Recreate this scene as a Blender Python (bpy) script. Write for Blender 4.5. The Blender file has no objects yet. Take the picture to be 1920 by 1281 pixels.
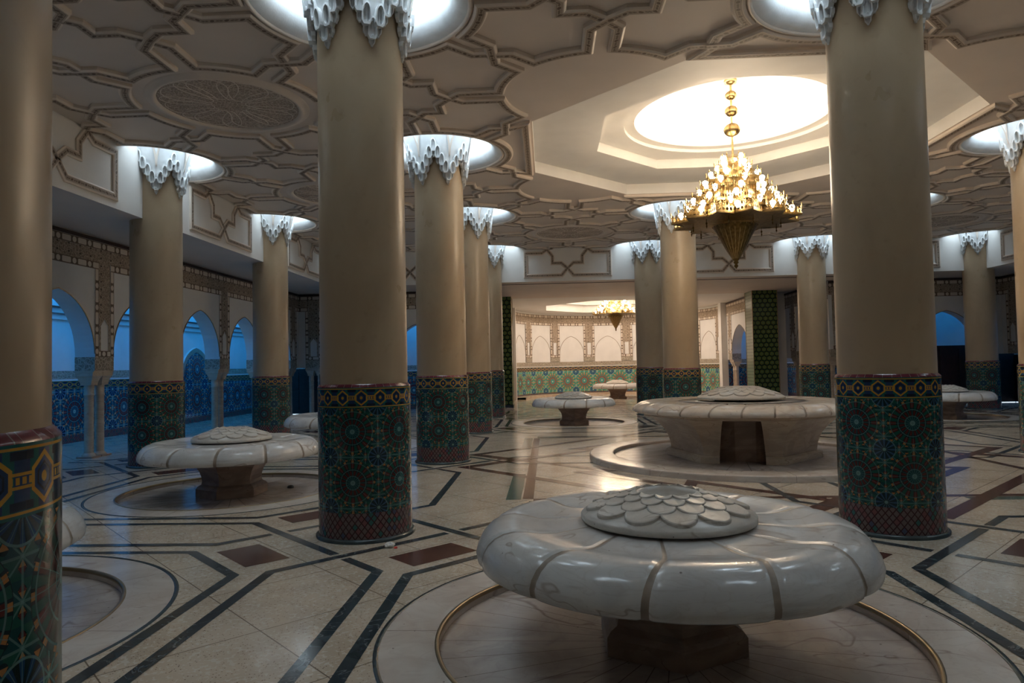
import bpy, bmesh, math, random
from math import pi, sin, cos, radians as R, sqrt, atan2
from mathutils import Vector, Matrix
rnd = random.Random(7)
SC = bpy.context.scene
C = SC.collection
ZC = 5.28      # coffered ceiling
ZF = 4.22      # soffit of the aisles
X0, X1, Y0, Y1 = -5.0, 15.0, -5.0, 15.0   # inner hall, columns every 5 m

# ------------------------------------------------------------------ node expressions
class V:
    def __init__(s, nt, sock): s.nt, s.s = nt, sock
    def _m(s, op, b=None, c=None, clamp=False):
        n = s.nt.nodes.new('ShaderNodeMath'); n.operation = op; n.use_clamp = clamp
        for i, q in enumerate((s, b, c)):
            if q is None: continue
            if isinstance(q, V): s.nt.links.new(q.s, n.inputs[i])
            else: n.inputs[i].default_value = q
        return V(s.nt, n.outputs[0])
    def __add__(s, o): return s._m('ADD', o)
    __radd__ = __add__
    def __sub__(s, o): return s._m('SUBTRACT', o)
    def __rsub__(s, o): return (s * -1.0) + o
    def __mul__(s, o): return s._m('MULTIPLY', o)
    __rmul__ = __mul__
    def __truediv__(s, o): return s._m('DIVIDE', o)
    def frac(s): return s._m('FRACT')
    def floor(s): return s._m('FLOOR')
    def abs(s): return s._m('ABSOLUTE')
    def sin(s): return s._m('SINE')
    def cos(s): return s._m('COSINE')
    def sqrt(s): return s._m('SQRT')
    def lt(s, o): return s._m('LESS_THAN', o)
    def gt(s, o): return s._m('GREATER_THAN', o)
    def min(s, o): return s._m('MINIMUM', o)
    def max(s, o): return s._m('MAXIMUM', o)
    def at2(s, o): return s._m('ARCTAN2', o)
    def mod(s, o): return s._m('FLOORED_MODULO', o)
    def inr(s, a, b): return s.gt(a) * s.lt(b)

class Mat:
    def __init__(s, name, rough=.5, metal=0., spec=.5):
        s.m = bpy.data.materials.new(name); s.m.use_nodes = True
        s.nt = s.m.node_tree; s.b = s.nt.nodes['Principled BSDF']
        s.b.inputs['Roughness'].default_value = rough
        s.b.inputs['Metallic'].default_value = metal
        s.b.inputs['Specular IOR Level'].default_value = spec
    def new(s, t): return s.nt.nodes.new(t)
    def link(s, a, b): s.nt.links.new(a, b)
    def coord(s, kind='Object'):
        n = s.new('ShaderNodeTexCoord'); sp = s.new('ShaderNodeSeparateXYZ')
        s.link(n.outputs[kind], sp.inputs[0]); s.vec = n.outputs[kind]
        return [V(s.nt, o) for o in sp.outputs]
    def noise(s, scale, detail=4, dist=0., vec=None, rough=.5):
        n = s.new('ShaderNodeTexNoise'); n.inputs['Scale'].default_value = scale
        n.inputs['Detail'].default_value = detail; n.inputs['Distortion'].default_value = dist
        n.inputs['Roughness'].default_value = rough
        s.link(vec or s.vec, n.inputs['Vector']); return V(s.nt, n.outputs['Fac'])
    def voro(s, scale, vec=None, out='Distance', feat='F1'):
        n = s.new('ShaderNodeTexVoronoi'); n.inputs['Scale'].default_value = scale; n.feature = feat
        s.link(vec or s.vec, n.inputs['Vector']); return n.outputs[out]
    def scaled(s, sx, sy, sz):
        n = s.new('ShaderNodeMapping'); n.inputs['Scale'].default_value = (sx, sy, sz)
        s.link(s.vec, n.inputs['Vector']); return n.outputs[0]
    def col(s, c):
        n = s.new('ShaderNodeRGB'); n.outputs[0].default_value = (*c, 1); return n.outputs[0]
    def mix(s, a, b, f):
        n = s.new('ShaderNodeMix'); n.data_type = 'RGBA'
        for q, i in ((a, 6), (b, 7)):
            if isinstance(q, tuple): n.inputs[i].default_value = (*q, 1)
            else: s.link(q, n.inputs[i])
        if isinstance(f, V): s.link(f.s, n.inputs[0])
        else: n.inputs[0].default_value = f
        return n.outputs[2]
    def ramp(s, f, *stops):
        n = s.new('ShaderNodeMapRange'); n.inputs[1].default_value, n.inputs[2].default_value = stops
        n.interpolation_type = 'SMOOTHSTEP'; s.link(f.s, n.inputs[0]); return V(s.nt, n.outputs[0])
    def base(s, c):
        if isinstance(c, tuple): s.b.inputs['Base Color'].default_value = (*c, 1)
        else: s.link(c, s.b.inputs['Base Color'])
    def rough(s, v): s.link(v.s, s.b.inputs['Roughness'])
    def bump(s, h, strength=.3, dist=.01):
        n = s.new('ShaderNodeBump'); n.inputs['Strength'].default_value = strength
        n.inputs['Distance'].default_value = dist; s.link(h.s, n.inputs['Height'])
        s.link(n.outputs[0], s.b.inputs['Normal'])
    def emit(s, c, k):
        s.b.inputs['Emission Color'].default_value = (*c, 1); s.b.inputs['Emission Strength'].default_value = k

M = {}
def plain(name, c, rough=.6, var=.06, scale=3, bump=0., metal=0., spec=.5):
    m = Mat(name, rough, metal, spec); m.coord()
    n = m.ramp(m.noise(scale, 5), .3, .7)
    m.base(m.mix(tuple(x * (1 - var) for x in c), tuple(min(1, x * (1 + var)) for x in c), n))
    if bump: m.bump(m.noise(scale * 8, 4), bump, .01)
    M[name] = m.m; return m

plain('white_plaster', (.78, .765, .74), .55, .03, 2, .05)
plain('ceiling_plaster', (.72, .63, .56), .6, .03, 1.5, .05)
plain('moulding_plaster', (.74, .65, .57), .5, .04, 4, .08)
plain('stucco_white', (.80, .82, .83), .5, .05, 6, .15)
plain('brass', (.46, .335, .15), .36, .3, 14, .1, 1.0)
plain('dark_brass', (.22, .14, .05), .36, .3, 20, .2, 1.0)
plain('dark_wood', (.035, .014, .012), .5, .3, 6)
plain('black_iron', (.02, .02, .02), .4, .1)
plain('tissue', (.8, .79, .76), .9, .05, 30, .4)
plain('red_plastic', (.6, .03, .02), .4, .05)
plain('groove_stone', (.34, .27, .21), .4, .25, 9)
plain('slate_edge', (.045, .065, .07), .25, .2, 8)
plain('brass_edge', (.35, .26, .15), .3, .1, 8, 0, .7)

def mk_column():
    m = Mat('polished_stucco', .34, 0, .5); m.coord()
    big = m.ramp(m.noise(1.3, 5, .6, m.scaled(1, 1, .45)), .35, .7)
    fine = m.noise(9, 6, .3)
    c = m.mix((.44, .33, .215), (.56, .44, .295), big)
    c = m.mix(c, (.31, .215, .13), m.ramp(fine, .58, .9) * .5)
    m.base(c); m.rough(m.noise(3, 3) * .25 + .2)
    m.bump(m.noise(2.5, 3), .12, .02); M['polished_stucco'] = m.m
mk_column()

def mk_marble(name, a, b, vein, rough=.16, s=1.0, radial=0, joint=.0, warm=.0):
    m = Mat(name, rough, 0, .5); x, y, z = m.coord()
    n = m.noise(1.6 * s, 6, 1.6, m.scaled(1, 1, 2.5))
    c = m.mix(a, b, m.ramp(n, .35, .65))
    v = (m.noise(.9 * s, 3, .9, m.scaled(1, 1.5, 3.2)) - .5).abs()
    v2 = (m.noise(3.1 * s, 5, 1.4, m.scaled(1, 1, 4)) - .5).abs()
    f = (1.0 - m.ramp(v, 0., .012)) * m.ramp(n, .42, .6) * .6
    c = m.mix(c, vein, f)
    c = m.mix(c, vein, (1.0 - m.ramp(v2, 0., .03)) * .12)
    spk = V(m.nt, m.voro(11 * s)); c = m.mix(c, tuple(q * .4 for q in vein), spk.lt(.07) * m.noise(3, 2).gt(.54) * .7)
    if warm: c = m.mix(c, (.50, .27, .16), m.ramp(m.noise(.8 * s, 4, 1), .6, .78) * warm)
    if radial:
        t = (y.at2(x) * (radial / (2 * pi))).frac()
        r = (x * x + y * y).sqrt()
        e = (t - .5).abs().gt(.5 - .003) if False else ((.5 - (t - .5).abs()) * r).lt(.0022 * radial / 6)
        c = m.mix(c, (.10, .06, .045), e * .8)
    st = m.noise(3.0, 5, .8, m.scaled(1, 1, 9)); c = m.mix(c, vein, m.ramp(st, .55, .8) * .30)
    m.base(c); m.bump(m.noise(4, 3), .04, .02); M[name] = m.m
mk_marble('bowl_marble', (.68, .655, .63), (.80, .775, .74), (.34, .25, .19), .17, 1.0, warm=.3)
mk_marble('big_bowl_marble', (.66, .57, .48), (.78, .70, .61), (.36, .22, .15), .18, 1.1, warm=.7)
mk_marble('cap_marble', (.66, .60, .53), (.76, .71, .64), (.30, .22, .16), .3, 1.5, warm=.4)
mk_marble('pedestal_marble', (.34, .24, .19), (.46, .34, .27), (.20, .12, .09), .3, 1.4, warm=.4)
mk_marble('leg_marble', (.54, .44, .34), (.64, .54, .42), (.30, .19, .13), .25, 1.3, warm=.4)
mk_marble('basin_marble', (.44, .37, .33), (.58, .50, .45), (.18, .12, .10), .22, 1.0, radial=32, warm=.3)
mk_marble('rim_marble', (.60, .51, .44), (.70, .63, .56), (.34, .24, .20), .2, 1.0, radial=8, warm=.45)
mk_marble('warm_marble', (.55, .42, .30), (.68, .55, .42), (.34, .20, .13), .25, 1.0)

def mk_floor():
    m = Mat('terrazzo', .1, 0, .5); x, y, z = m.coord()
    c = m.mix((.54, .44, .335), (.64, .53, .41), m.ramp(m.noise(2.2, 4), .35, .65))
    cells = V(m.nt, m.voro(42, out='Distance')); nn = m.noise(60, 2)
    c = m.mix(c, (.20, .14, .10), cells.lt(.17) * m.noise(5, 2).gt(.42))
    c = m.mix(c, (.74, .70, .62), cells.gt(.72) * .55)
    for e in (x + y, x - y):
        j = ((e / 1.25 + .5).frac() - .5).abs().lt(.0045)
        c = m.mix(c, (.13, .09, .06), j * .85)
    m.base(c); m.rough(m.noise(2.5, 5) * .14 + .07)
    m.bump(m.noise(1.4, 3), .05, .02); M['terrazzo'] = m.m
    m = Mat('grey_inlay', .13, 0, .5); m.coord()
    v = (m.noise(3, 6, 1.5) - .5).abs()
    c = m.mix((.030, .042, .052), (.065, .082, .092), m.ramp(m.noise(5, 5, .8), .3, .7))
    m.base(m.mix(c, (.35, .36, .35), (1.0 - m.ramp(v, 0, .012)) * .5)); M['grey_inlay'] = m.m
    m = Mat('green_inlay', .13, 0, .5); m.coord()
    m.base(m.mix((.07, .12, .10), (.16, .22, .19), m.ramp(m.noise(5, 5, .8), .3, .7))); M['green_inlay'] = m.m
    m = Mat('brown_inlay', .14, 0, .5); m.coord()
    m.base(m.mix((.075, .028, .022), (.13, .055, .042), m.ramp(m.noise(6, 5, .8), .3, .7))); M['brown_inlay'] = m.m
mk_floor()

TILE = dict(teal=(.010, .072, .080), green=(.016, .105, .082), red=(.115, .024, .022), org=(.46, .22, .07),
            pale=(.16, .34, .32), blue=(.02, .07, .17), dark=(.008, .03, .035))
def mk_zellij(name, cell, k=1.0, bluish=0., voff=0.):
    m = Mat(name, .16, 0, .5); u, v, w = m.coord('UV')
    T = {q: tuple(min(1, z * k) for z in c) for q, c in TILE.items()}
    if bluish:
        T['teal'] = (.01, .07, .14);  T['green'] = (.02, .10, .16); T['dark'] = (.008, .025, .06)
    if voff and not bluish: T['red'] = (.50, .16, .07); T['org'] = (.80, .55, .16); T['pale'] = (.42, .62, .55); T['teal'] = (.03, .26, .22); T['green'] = (.07, .33, .22)
    u = u / cell; v = (v - voff) / cell
    ax = u.frac() - .5; ay = v.frac() - .5
    bx = (u + .5).frac() - .5; by = (v + .5).frac() - .5
    rA = (ax * ax + ay * ay).sqrt(); tA = ay.at2(ax)
    rB = (bx * bx + by * by).sqrt(); tB = by.at2(bx)
    gx = (u * (2 * pi * 4)).sin() * (v * (2 * pi * 4)).sin()
    c = m.mix(T['teal'], T['green'], gx.gt(0))
    c = m.mix(c, T['dark'], (((u + v) * (2 * pi * 4)).sin() * ((u - v) * (2 * pi * 4)).sin()).lt(-.45))
    for (o1, o2, cc) in ((0, 0, 'org'), (.5, .5, 'org'), (.5, 0, 'red')):
        q = (u * 4 + o1).frac() - .5; r = (v * 4 + o2).frac() - .5
        r2 = r.abs()
        c = m.mix(c, T[cc], q.abs().lt((r2 - .06) * .62) * r2.inr(.08, .27))
    for e in (u * 4, v * 4, (u + v) * 4, (u - v) * 4):
        c = m.mix(c, T['pale'], ((e + .5).frac() - .5).abs().lt(.035) * .55)
    s16 = (tA * 16).cos(); s8 = (tA * 8).sin().abs() * rA
    a = m.mix(T['dark'], T['teal'], rA.lt(.13))
    a = m.mix(a, T['red'], rA.inr(.29, .385) * s16.gt(.15))
    a = m.mix(a, T['green'], rA.inr(.27, .385) * s16.lt(-.25))
    a = m.mix(a, T['red'], rA.inr(.15, .235) * s16.lt(-.1))
    a = m.mix(a, T['org'], rA.inr(.40, .435) * s16.gt(.6))
    a = m.mix(a, T['green'], rA.inr(.40, .435) * s16.lt(-.2))
    a = m.mix(a, T['pale'], s8.lt(.018) * .75)
    for q in (.135, .255, .392): a = m.mix(a, T['pale'], (rA - q).abs().lt(.007) * .6)
    a = m.mix(a, T['pale'], (rA - .035).abs().lt(.012))
    c = m.mix(c, a, rA.lt(.44))
    s12 = (tB * 12).cos()
    b = m.mix(T['dark'], T['blue'], s12.gt(.1) * rB.gt(.05))
    b = m.mix(b, T['pale'], ((tB * 6).sin().abs() * rB).lt(.012) * .8)
    b = m.mix(b, T['pale'], (rB - .19).abs().lt(.008) * .7)
    b = m.mix(b, T['pale'], rB.lt(.03))
    c = m.mix(c, b, rB.lt(.2))
    m.base(c); m.bump(gx + s16, .12, .002); M[name] = m.m
mk_zellij('zellij_column', .467, .9)
mk_zellij('zellij_dado', .95, 2.2, 0, .25)
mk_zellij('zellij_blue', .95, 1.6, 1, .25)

def mk_border(name, p=.175, h=.16, k=1.0):     # v = 0..1 across the band, u in metres
    m = Mat(name, .18, 0, .5); u, v, w = m.coord('UV')
    Y = (.56 * k, .30 * k, .035 * k); Bl = (.02, .05, .13); D = (.012, .02, .04); G = (.015, .12, .11)
    c = m.mix(Bl, G, ((u / p * 2).frac() - .5).abs().lt(.2))
    x = ((u / p).frac() - .5).abs() * p / h; y = (v - .5).abs() * 1.0
    hx = x.max(x * .6 + y * .9)
    c = m.mix(c, D, (y.inr(.28, .40)) * x.gt(.30))
    c = m.mix(c, Y, hx.inr(.27, .345))
    c = m.mix(c, Bl, hx.lt(.27)); c = m.mix(c, D, hx.inr(.16, .2))
    c = m.mix(c, Y, (x * x + y * y).lt(.006))
    c = m.mix(c, Y, y.lt(.05) * x.gt(.345) * ((u / p * 8).frac()).lt(.6))
    c = m.mix(c, Y, (y - .09).abs().lt(.022) * x.gt(.345))
    c = m.mix(c, G, y.gt(.405)); c = m.mix(c, Y, y.inr(.415, .455))
    m.base(c); M[name] = m.m
mk_border('zellij_border')
mk_border('zellij_border_wide', .30, .27, 1.1)

def mk_diamond():
    m = Mat('diamond_tile', .22, 0, .5); u, v, w = m.coord('UV')
    a = (u + v * .78) / .058; b = (u - v * .78) / .058
    ca = (a.floor() * 12.9898 + b.floor() * 78.233).sin() * 43758.5; ca = ca.frac()
    c = m.mix((.17, .125, .125), (.20, .08, .09), ca.gt(.6)); c = m.mix(c, (.04, .14, .13), ca.gt(.84))
    c = m.mix(c, (.08, .09, .15), ca.gt(.93))
    e = (a.frac() - .5).abs().max((b.frac() - .5).abs())
    m.base(m.mix(c, (.05, .016, .02), e.gt(.40))); M['diamond_tile'] = m.m
    m = Mat('maroon_tile', .2, 0, .5); u, v, w = m.coord('UV')
    j = ((u / .075).frac() - .5).abs().gt(.47)
    m.base(m.mix((.13, .018, .03), (.35, .30, .28), j * .6)); M['maroon_tile'] = m.m
    m = Mat('green_star_tile', .18, 0, .5); u, v, w = m.coord('UV')
    q = .1
    x = u / .19; y = v / .165; row = (y.mod(2)).floor() * .5
    fx = (x + row).frac() - .5; fy = y.frac() - .5
    r = (fx * fx + fy * fy).sqrt(); t = fy.at2(fx); st = r * ((t * 6).cos() * .12 + 1.0)
    c = m.mix((.010, .035, .018), (.26, .30, .05), st.lt(.36))
    c = m.mix(c, (.015, .10, .05), st.lt(.25)); c = m.mix(c, (.30, .36, .12), st.lt(.10))
    m.base(c); M['green_star_tile'] = m.m
    m = Mat('lit_side_tile', .2, 0, .5); u, v, w = m.coord('UV')  # brick-patterned pillar sides; light falling on them is painted in as paler green
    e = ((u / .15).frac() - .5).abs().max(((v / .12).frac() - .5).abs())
    m.base(m.mix((.25, .31, .22), (.10, .13, .09), e.gt(.42))); M['lit_side_tile'] = m.m
mk_diamond()

def mk_carved(name, hi, lo, s=1.0, dots=True):
    m = Mat(name, .7, 0, .3); u, v, w = m.coord('UV')
    n = m.new('ShaderNodeTexNoise'); n.inputs['Scale'].default_value = 7 * s; m.link(m.vec, n.inputs['Vector'])
    ad = m.new('ShaderNodeVectorMath'); ad.operation = 'MULTIPLY_ADD'
    m.link(n.outputs['Color'], ad.inputs[0]); ad.inputs[1].default_value = (.12,) * 3; m.link(m.vec, ad.inputs[2])
    vv = V(m.nt, m.voro(17 * s, ad.outputs[0], feat='DISTANCE_TO_EDGE'))
    w2 = V(m.nt, m.voro(38 * s, ad.outputs[0], feat='DISTANCE_TO_EDGE'))
    f = m.ramp(vv, .03, .16) * .6 + m.ramp(w2, .05, .2) * .4
    c = m.mix(hi, lo, f)
    if dots:
        dx = (u / .3).frac() - .5; dy = (v / .15).frac() - .5
        c = m.mix(c, tuple(q * .35 for q in lo), (dx * dx * 4 + dy * dy).lt(.018))
    m.base(c); m.bump((1.0 - f), .6, .012); M[name] = m.m
mk_carved('carved_stucco', (.56, .46, .36), (.24, .18, .13))
mk_carved('carved_medallion', (.66, .56, .48), (.30, .24, .19), 1.1, False)
mk_carved('inscription', (.56, .49, .39), (.24, .20, .15), .8, False)

def mk_cartouche(name, bg=(.17, .12, .085), fg=(.70, .62, .53)):   # u metres along, v 0..1 across
    m = Mat(name, .6, 0, .3); u, v, w = m.coord('UV')
    t = (u / .42).frac(); y = (v - .5).abs()
    a = (t - .33).abs(); h = a.max(a * .8 + y * .22)   # long hexagon
    b = (t - .825).abs()
    e1 = h.lt(.275) * y.lt(.37); e2 = (b * b * 9 + y * y).lt(.14)
    c = m.mix(bg, fg, e1.max(e2)); c = m.mix(c, tuple(q * 1.5 for q in bg), y.gt(.44))
    m.base(c); m.bump(e1.max(e2), .5, .006); M[name] = m.m
mk_cartouche('cartouche')

def mk_band():    # ornamented underside of the ceiling straps
    m = Mat('strap_ornament', .6, 0, .3); u, v, w = m.coord('UV')
    y = (v - .5).abs(); t = (u / .16).frac() - .5
    c = m.mix((.54, .46, .39), (.38, .31, .25), y.lt(.30))
    c = m.mix(c, (.13, .09, .065), (t * t * .9 + y * y * .5).lt(.022) * y.lt(.3))
    c = m.mix(c, (.17, .125, .095), ((t.abs() - .38).abs() * .8 + y).lt(.15))
    c = m.mix(c, (.20, .15, .12), (y - .31).abs().lt(.025))
    m.base(c); M['strap_ornament'] = m.m
mk_band()

def emat(name, c, k):
    m = Mat(name); m.base(tuple(min(1, x) for x in c)); m.emit(c, k); M[name] = m.m
emat('well_diffuser', (.76, .90, 1.0), 15.)
emat('bulb_glass', (1.0, .81, .58), 62.)
emat('cove_tube', (1.0, .83, .66), 75.)
emat('slit_glow', (.7, .85, 1.0), 2.)

# ------------------------------------------------------------------ mesh helpers
class MB:
    def __init__(s): s.bm = bmesh.new(); s.uv = s.bm.loops.layers.uv.new('UVMap'); s.mats = []
    def mi(s, m):
        if m not in s.mats: s.mats.append(m)
        return s.mats.index(m)
    def face(s, pts, m, uv=None, smooth=False):
        vs = [s.bm.verts.new(p) for p in pts]
        try: f = s.bm.faces.new(vs)
        except ValueError: return None
        f.material_index = s.mi(m); f.smooth = smooth
        for i, l in enumerate(f.loops): l[s.uv].uv = uv[i] if uv else (pts[i][0], pts[i][1])
        return f
    def grid(s, P, m, uvf=None, smooth=True, closed_u=False):   # P[i][j]
        vs = [[s.bm.verts.new(p) for p in row] for row in P]
        n = len(vs); k = len(vs[0])
        for i in range(n if closed_u else n - 1):
            for j in range(k - 1):
                a = [(i, j), ((i + 1) % n, j), ((i + 1) % n, j + 1), (i, j + 1)]
                try: f = s.bm.faces.new([vs[p][q] for p, q in a])
                except ValueError: continue
                f.smooth = smooth; f.material_index = s.mi(m if isinstance(m, str) else m(i, j))
                for l, (p, q) in zip(f.loops, [(i, j), (i + 1, j), (i + 1, j + 1), (i, j + 1)]):
                    l[s.uv].uv = uvf(p, q) if uvf else (p, q)
    def box(s, a, b, m):
        x0, y0, z0 = a; x1, y1, z1 = b
        for q, uvq in (([(x0, y0, z0), (x0, y1, z0), (x1, y1, z0), (x1, y0, z0)], 'xy'), ([(x0, y0, z1), (x1, y0, z1), (x1, y1, z1), (x0, y1, z1)], 'xy'),
                  ([(x0, y0, z0), (x1, y0, z0), (x1, y0, z1), (x0, y0, z1)], 'xz'), ([(x1, y1, z0), (x0, y1, z0), (x0, y1, z1), (x1, y1, z1)], 'xz'),
                  ([(x0, y1, z0), (x0, y0, z0), (x0, y0, z1), (x0, y1, z1)], 'yz'), ([(x1, y0, z0), (x1, y1, z0), (x1, y1, z1), (x1, y0, z1)], 'yz')):
            ix = {'x': 0, 'y': 1, 'z': 2}
            s.face(q, m, [(p[ix[uvq[0]]], p[ix[uvq[1]]]) for p in q])
    def lathe(s, prof, m, n=64, a0=0., a1=2 * pi, smooth=True, cx=0, cy=0, uscale=None, sides=None):
        full = abs(a1 - a0 - 2 * pi) < 1e-6; k = n if full else n + 1
        P = []
        for i in range(k):
            a = a0 + (a1 - a0) * i / n
            g = 1.
            P.append([(cx + r * g * cos(a), cy + r * g * sin(a), z) for r, z in prof])
        L = [0]
        for i in range(1, len(prof)): L.append(L[-1] + math.dist(prof[i], prof[i - 1]))
        us = uscale or 1.
        s.grid(P, m, lambda i, j: ((a0 + (a1 - a0) * i / n) * us, L[j]), smooth, full)
    def build(s, name, parent=None, loc=None, shade=None, rot=None, weld=True):
        if weld: bmesh.ops.remove_doubles(s.bm, verts=s.bm.verts, dist=1e-5)
        bmesh.ops.recalc_face_normals(s.bm, faces=s.bm.faces)
        me = bpy.data.meshes.new(name); s.bm.to_mesh(me); s.bm.free()
        for m in s.mats: me.materials.append(M[m])
        o = bpy.data.objects.new(name, me); C.objects.link(o)
        if parent: o.parent = parent
        if loc: o.location = loc
        if rot: o.rotation_euler = rot
        return o

def struct(o): o['kind'] = 'structure'; return o
def tag(o, label, cat, group=None):
    o['label'] = label; o['category'] = cat
    if group: o['group'] = group
    return o
def empty(name, loc, label, cat, group=None, rz=0):
    o = bpy.data.objects.new(name, None); C.objects.link(o); o.location = loc; o.rotation_euler = (0, 0, rz)
    return tag(o, label, cat, group)
def offstage(name, loc):      # parts of the hall that lie outside the picture
    o = bpy.data.objects.new(name, None); C.objects.link(o); o.location = loc; o['kind'] = 'structure'; return o
def dup(root, loc, label, rz=0):
    r = root.copy(); C.objects.link(r); r.location = loc; r.rotation_euler = (0, 0, rz); r['label'] = label
    for ch in list(root.children):
        c = ch.copy(); C.objects.link(c); c.parent = r
        for g in ch.children:
            d = g.copy(); C.objects.link(d); d.parent = c
    return r

def offs(pts, d, closed=False):           # mitred parallel polyline in 2D
    n = len(pts); out = []
    for i in range(n):
        p = Vector(pts[i])
        a = Vector(pts[i - 1]) if (closed or i > 0) else None
        b = Vector(pts[(i + 1) % n]) if (closed or i < n - 1) else None
        t1 = (p - a).normalized() if a is not None else None
        t2 = (b - p).normalized() if b is not None else None
        if t1 is None: t1 = t2
        if t2 is None: t2 = t1
        n1 = Vector((-t1.y, t1.x)); n2 = Vector((-t2.y, t2.x)); m = n1 + n2
        if m.length < 1e-6: m = n1
        m.normalize(); k = d / max(.35, m.dot(n1)); out.append(p + m * k)
    return out

def dedupe(pts):
    o = [pts[0]]
    for p in pts[1:]:
        if math.dist(p, o[-1]) > 1e-4: o.append(p)
    return o

def clip_line(pts, x0, y0, x1, y1):       # keeps the pieces of a polyline inside a rectangle
    res = []; cur = []
    for a, b in zip(pts, pts[1:]):
        t0, t1 = 0., 1.; dx, dy = b[0] - a[0], b[1] - a[1]; ok = True
        for p, q in ((-dx, a[0] - x0), (dx, x1 - a[0]), (-dy, a[1] - y0), (dy, y1 - a[1])):
            if abs(p) < 1e-9:
                if q < -1e-6: ok = False
                continue
            r = q / p
            if p < 0: t0 = max(t0, r)
            else: t1 = min(t1, r)
        if not ok or t0 >= t1 - 1e-6:
            if len(cur) > 1: res.append(cur)
            cur = []; continue
        pa = (a[0] + dx * t0, a[1] + dy * t0); pb = (a[0] + dx * t1, a[1] + dy * t1)
        if not cur or math.dist(cur[-1], pa) > 1e-5:
            if len(cur) > 1: res.append(cur)
            cur = [pa]
        cur.append(pb)
    if len(cur) > 1: res.append(cur)
    return res

def sweep(mb, pts, prof, F, closed=False, mat=None):
    """prof: list of (offset, height, material of the face to the next point); F maps (x, y, h) to world"""
    pts = dedupe(pts)
    if len(pts) < 2: return
    lines = [offs(pts, o, closed) for o, h, m in prof]
    L = [0]
    for a, b in zip(pts, pts[1:]): L.append(L[-1] + math.dist(a, b))
    n = len(pts)
    for i in range(n if closed else n - 1):
        j = (i + 1) % n; l1 = L[i]; l2 = L[i] + math.dist(pts[i], pts[j])
        for k in range(len(prof) - 1):
            m = prof[k][2]
            q = [F(*lines[k][i], prof[k][1]), F(*lines[k][j], prof[k][1]), F(*lines[k + 1][j], prof[k + 1][1]), F(*lines[k + 1][i], prof[k + 1][1])]
            mb.face(q, m, [(l1, 0), (l2, 0), (l2, 1), (l1, 1)])

# ------------------------------------------------------------------ FLOOR
ZI = [0]
def band2(mb, pts, w, m, z):
    pts = dedupe(pts); a = offs(pts, w / 2); b = offs(pts, -w / 2)
    ZI[0] = (ZI[0] + 1) % 11; z = z + .00022 * ZI[0]
    for i in range(len(pts) - 1):
        q = [(*a[i], z), (*b[i], z), (*b[i + 1], z), (*a[i + 1], z)]
        mb.face(q, m)

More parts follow.
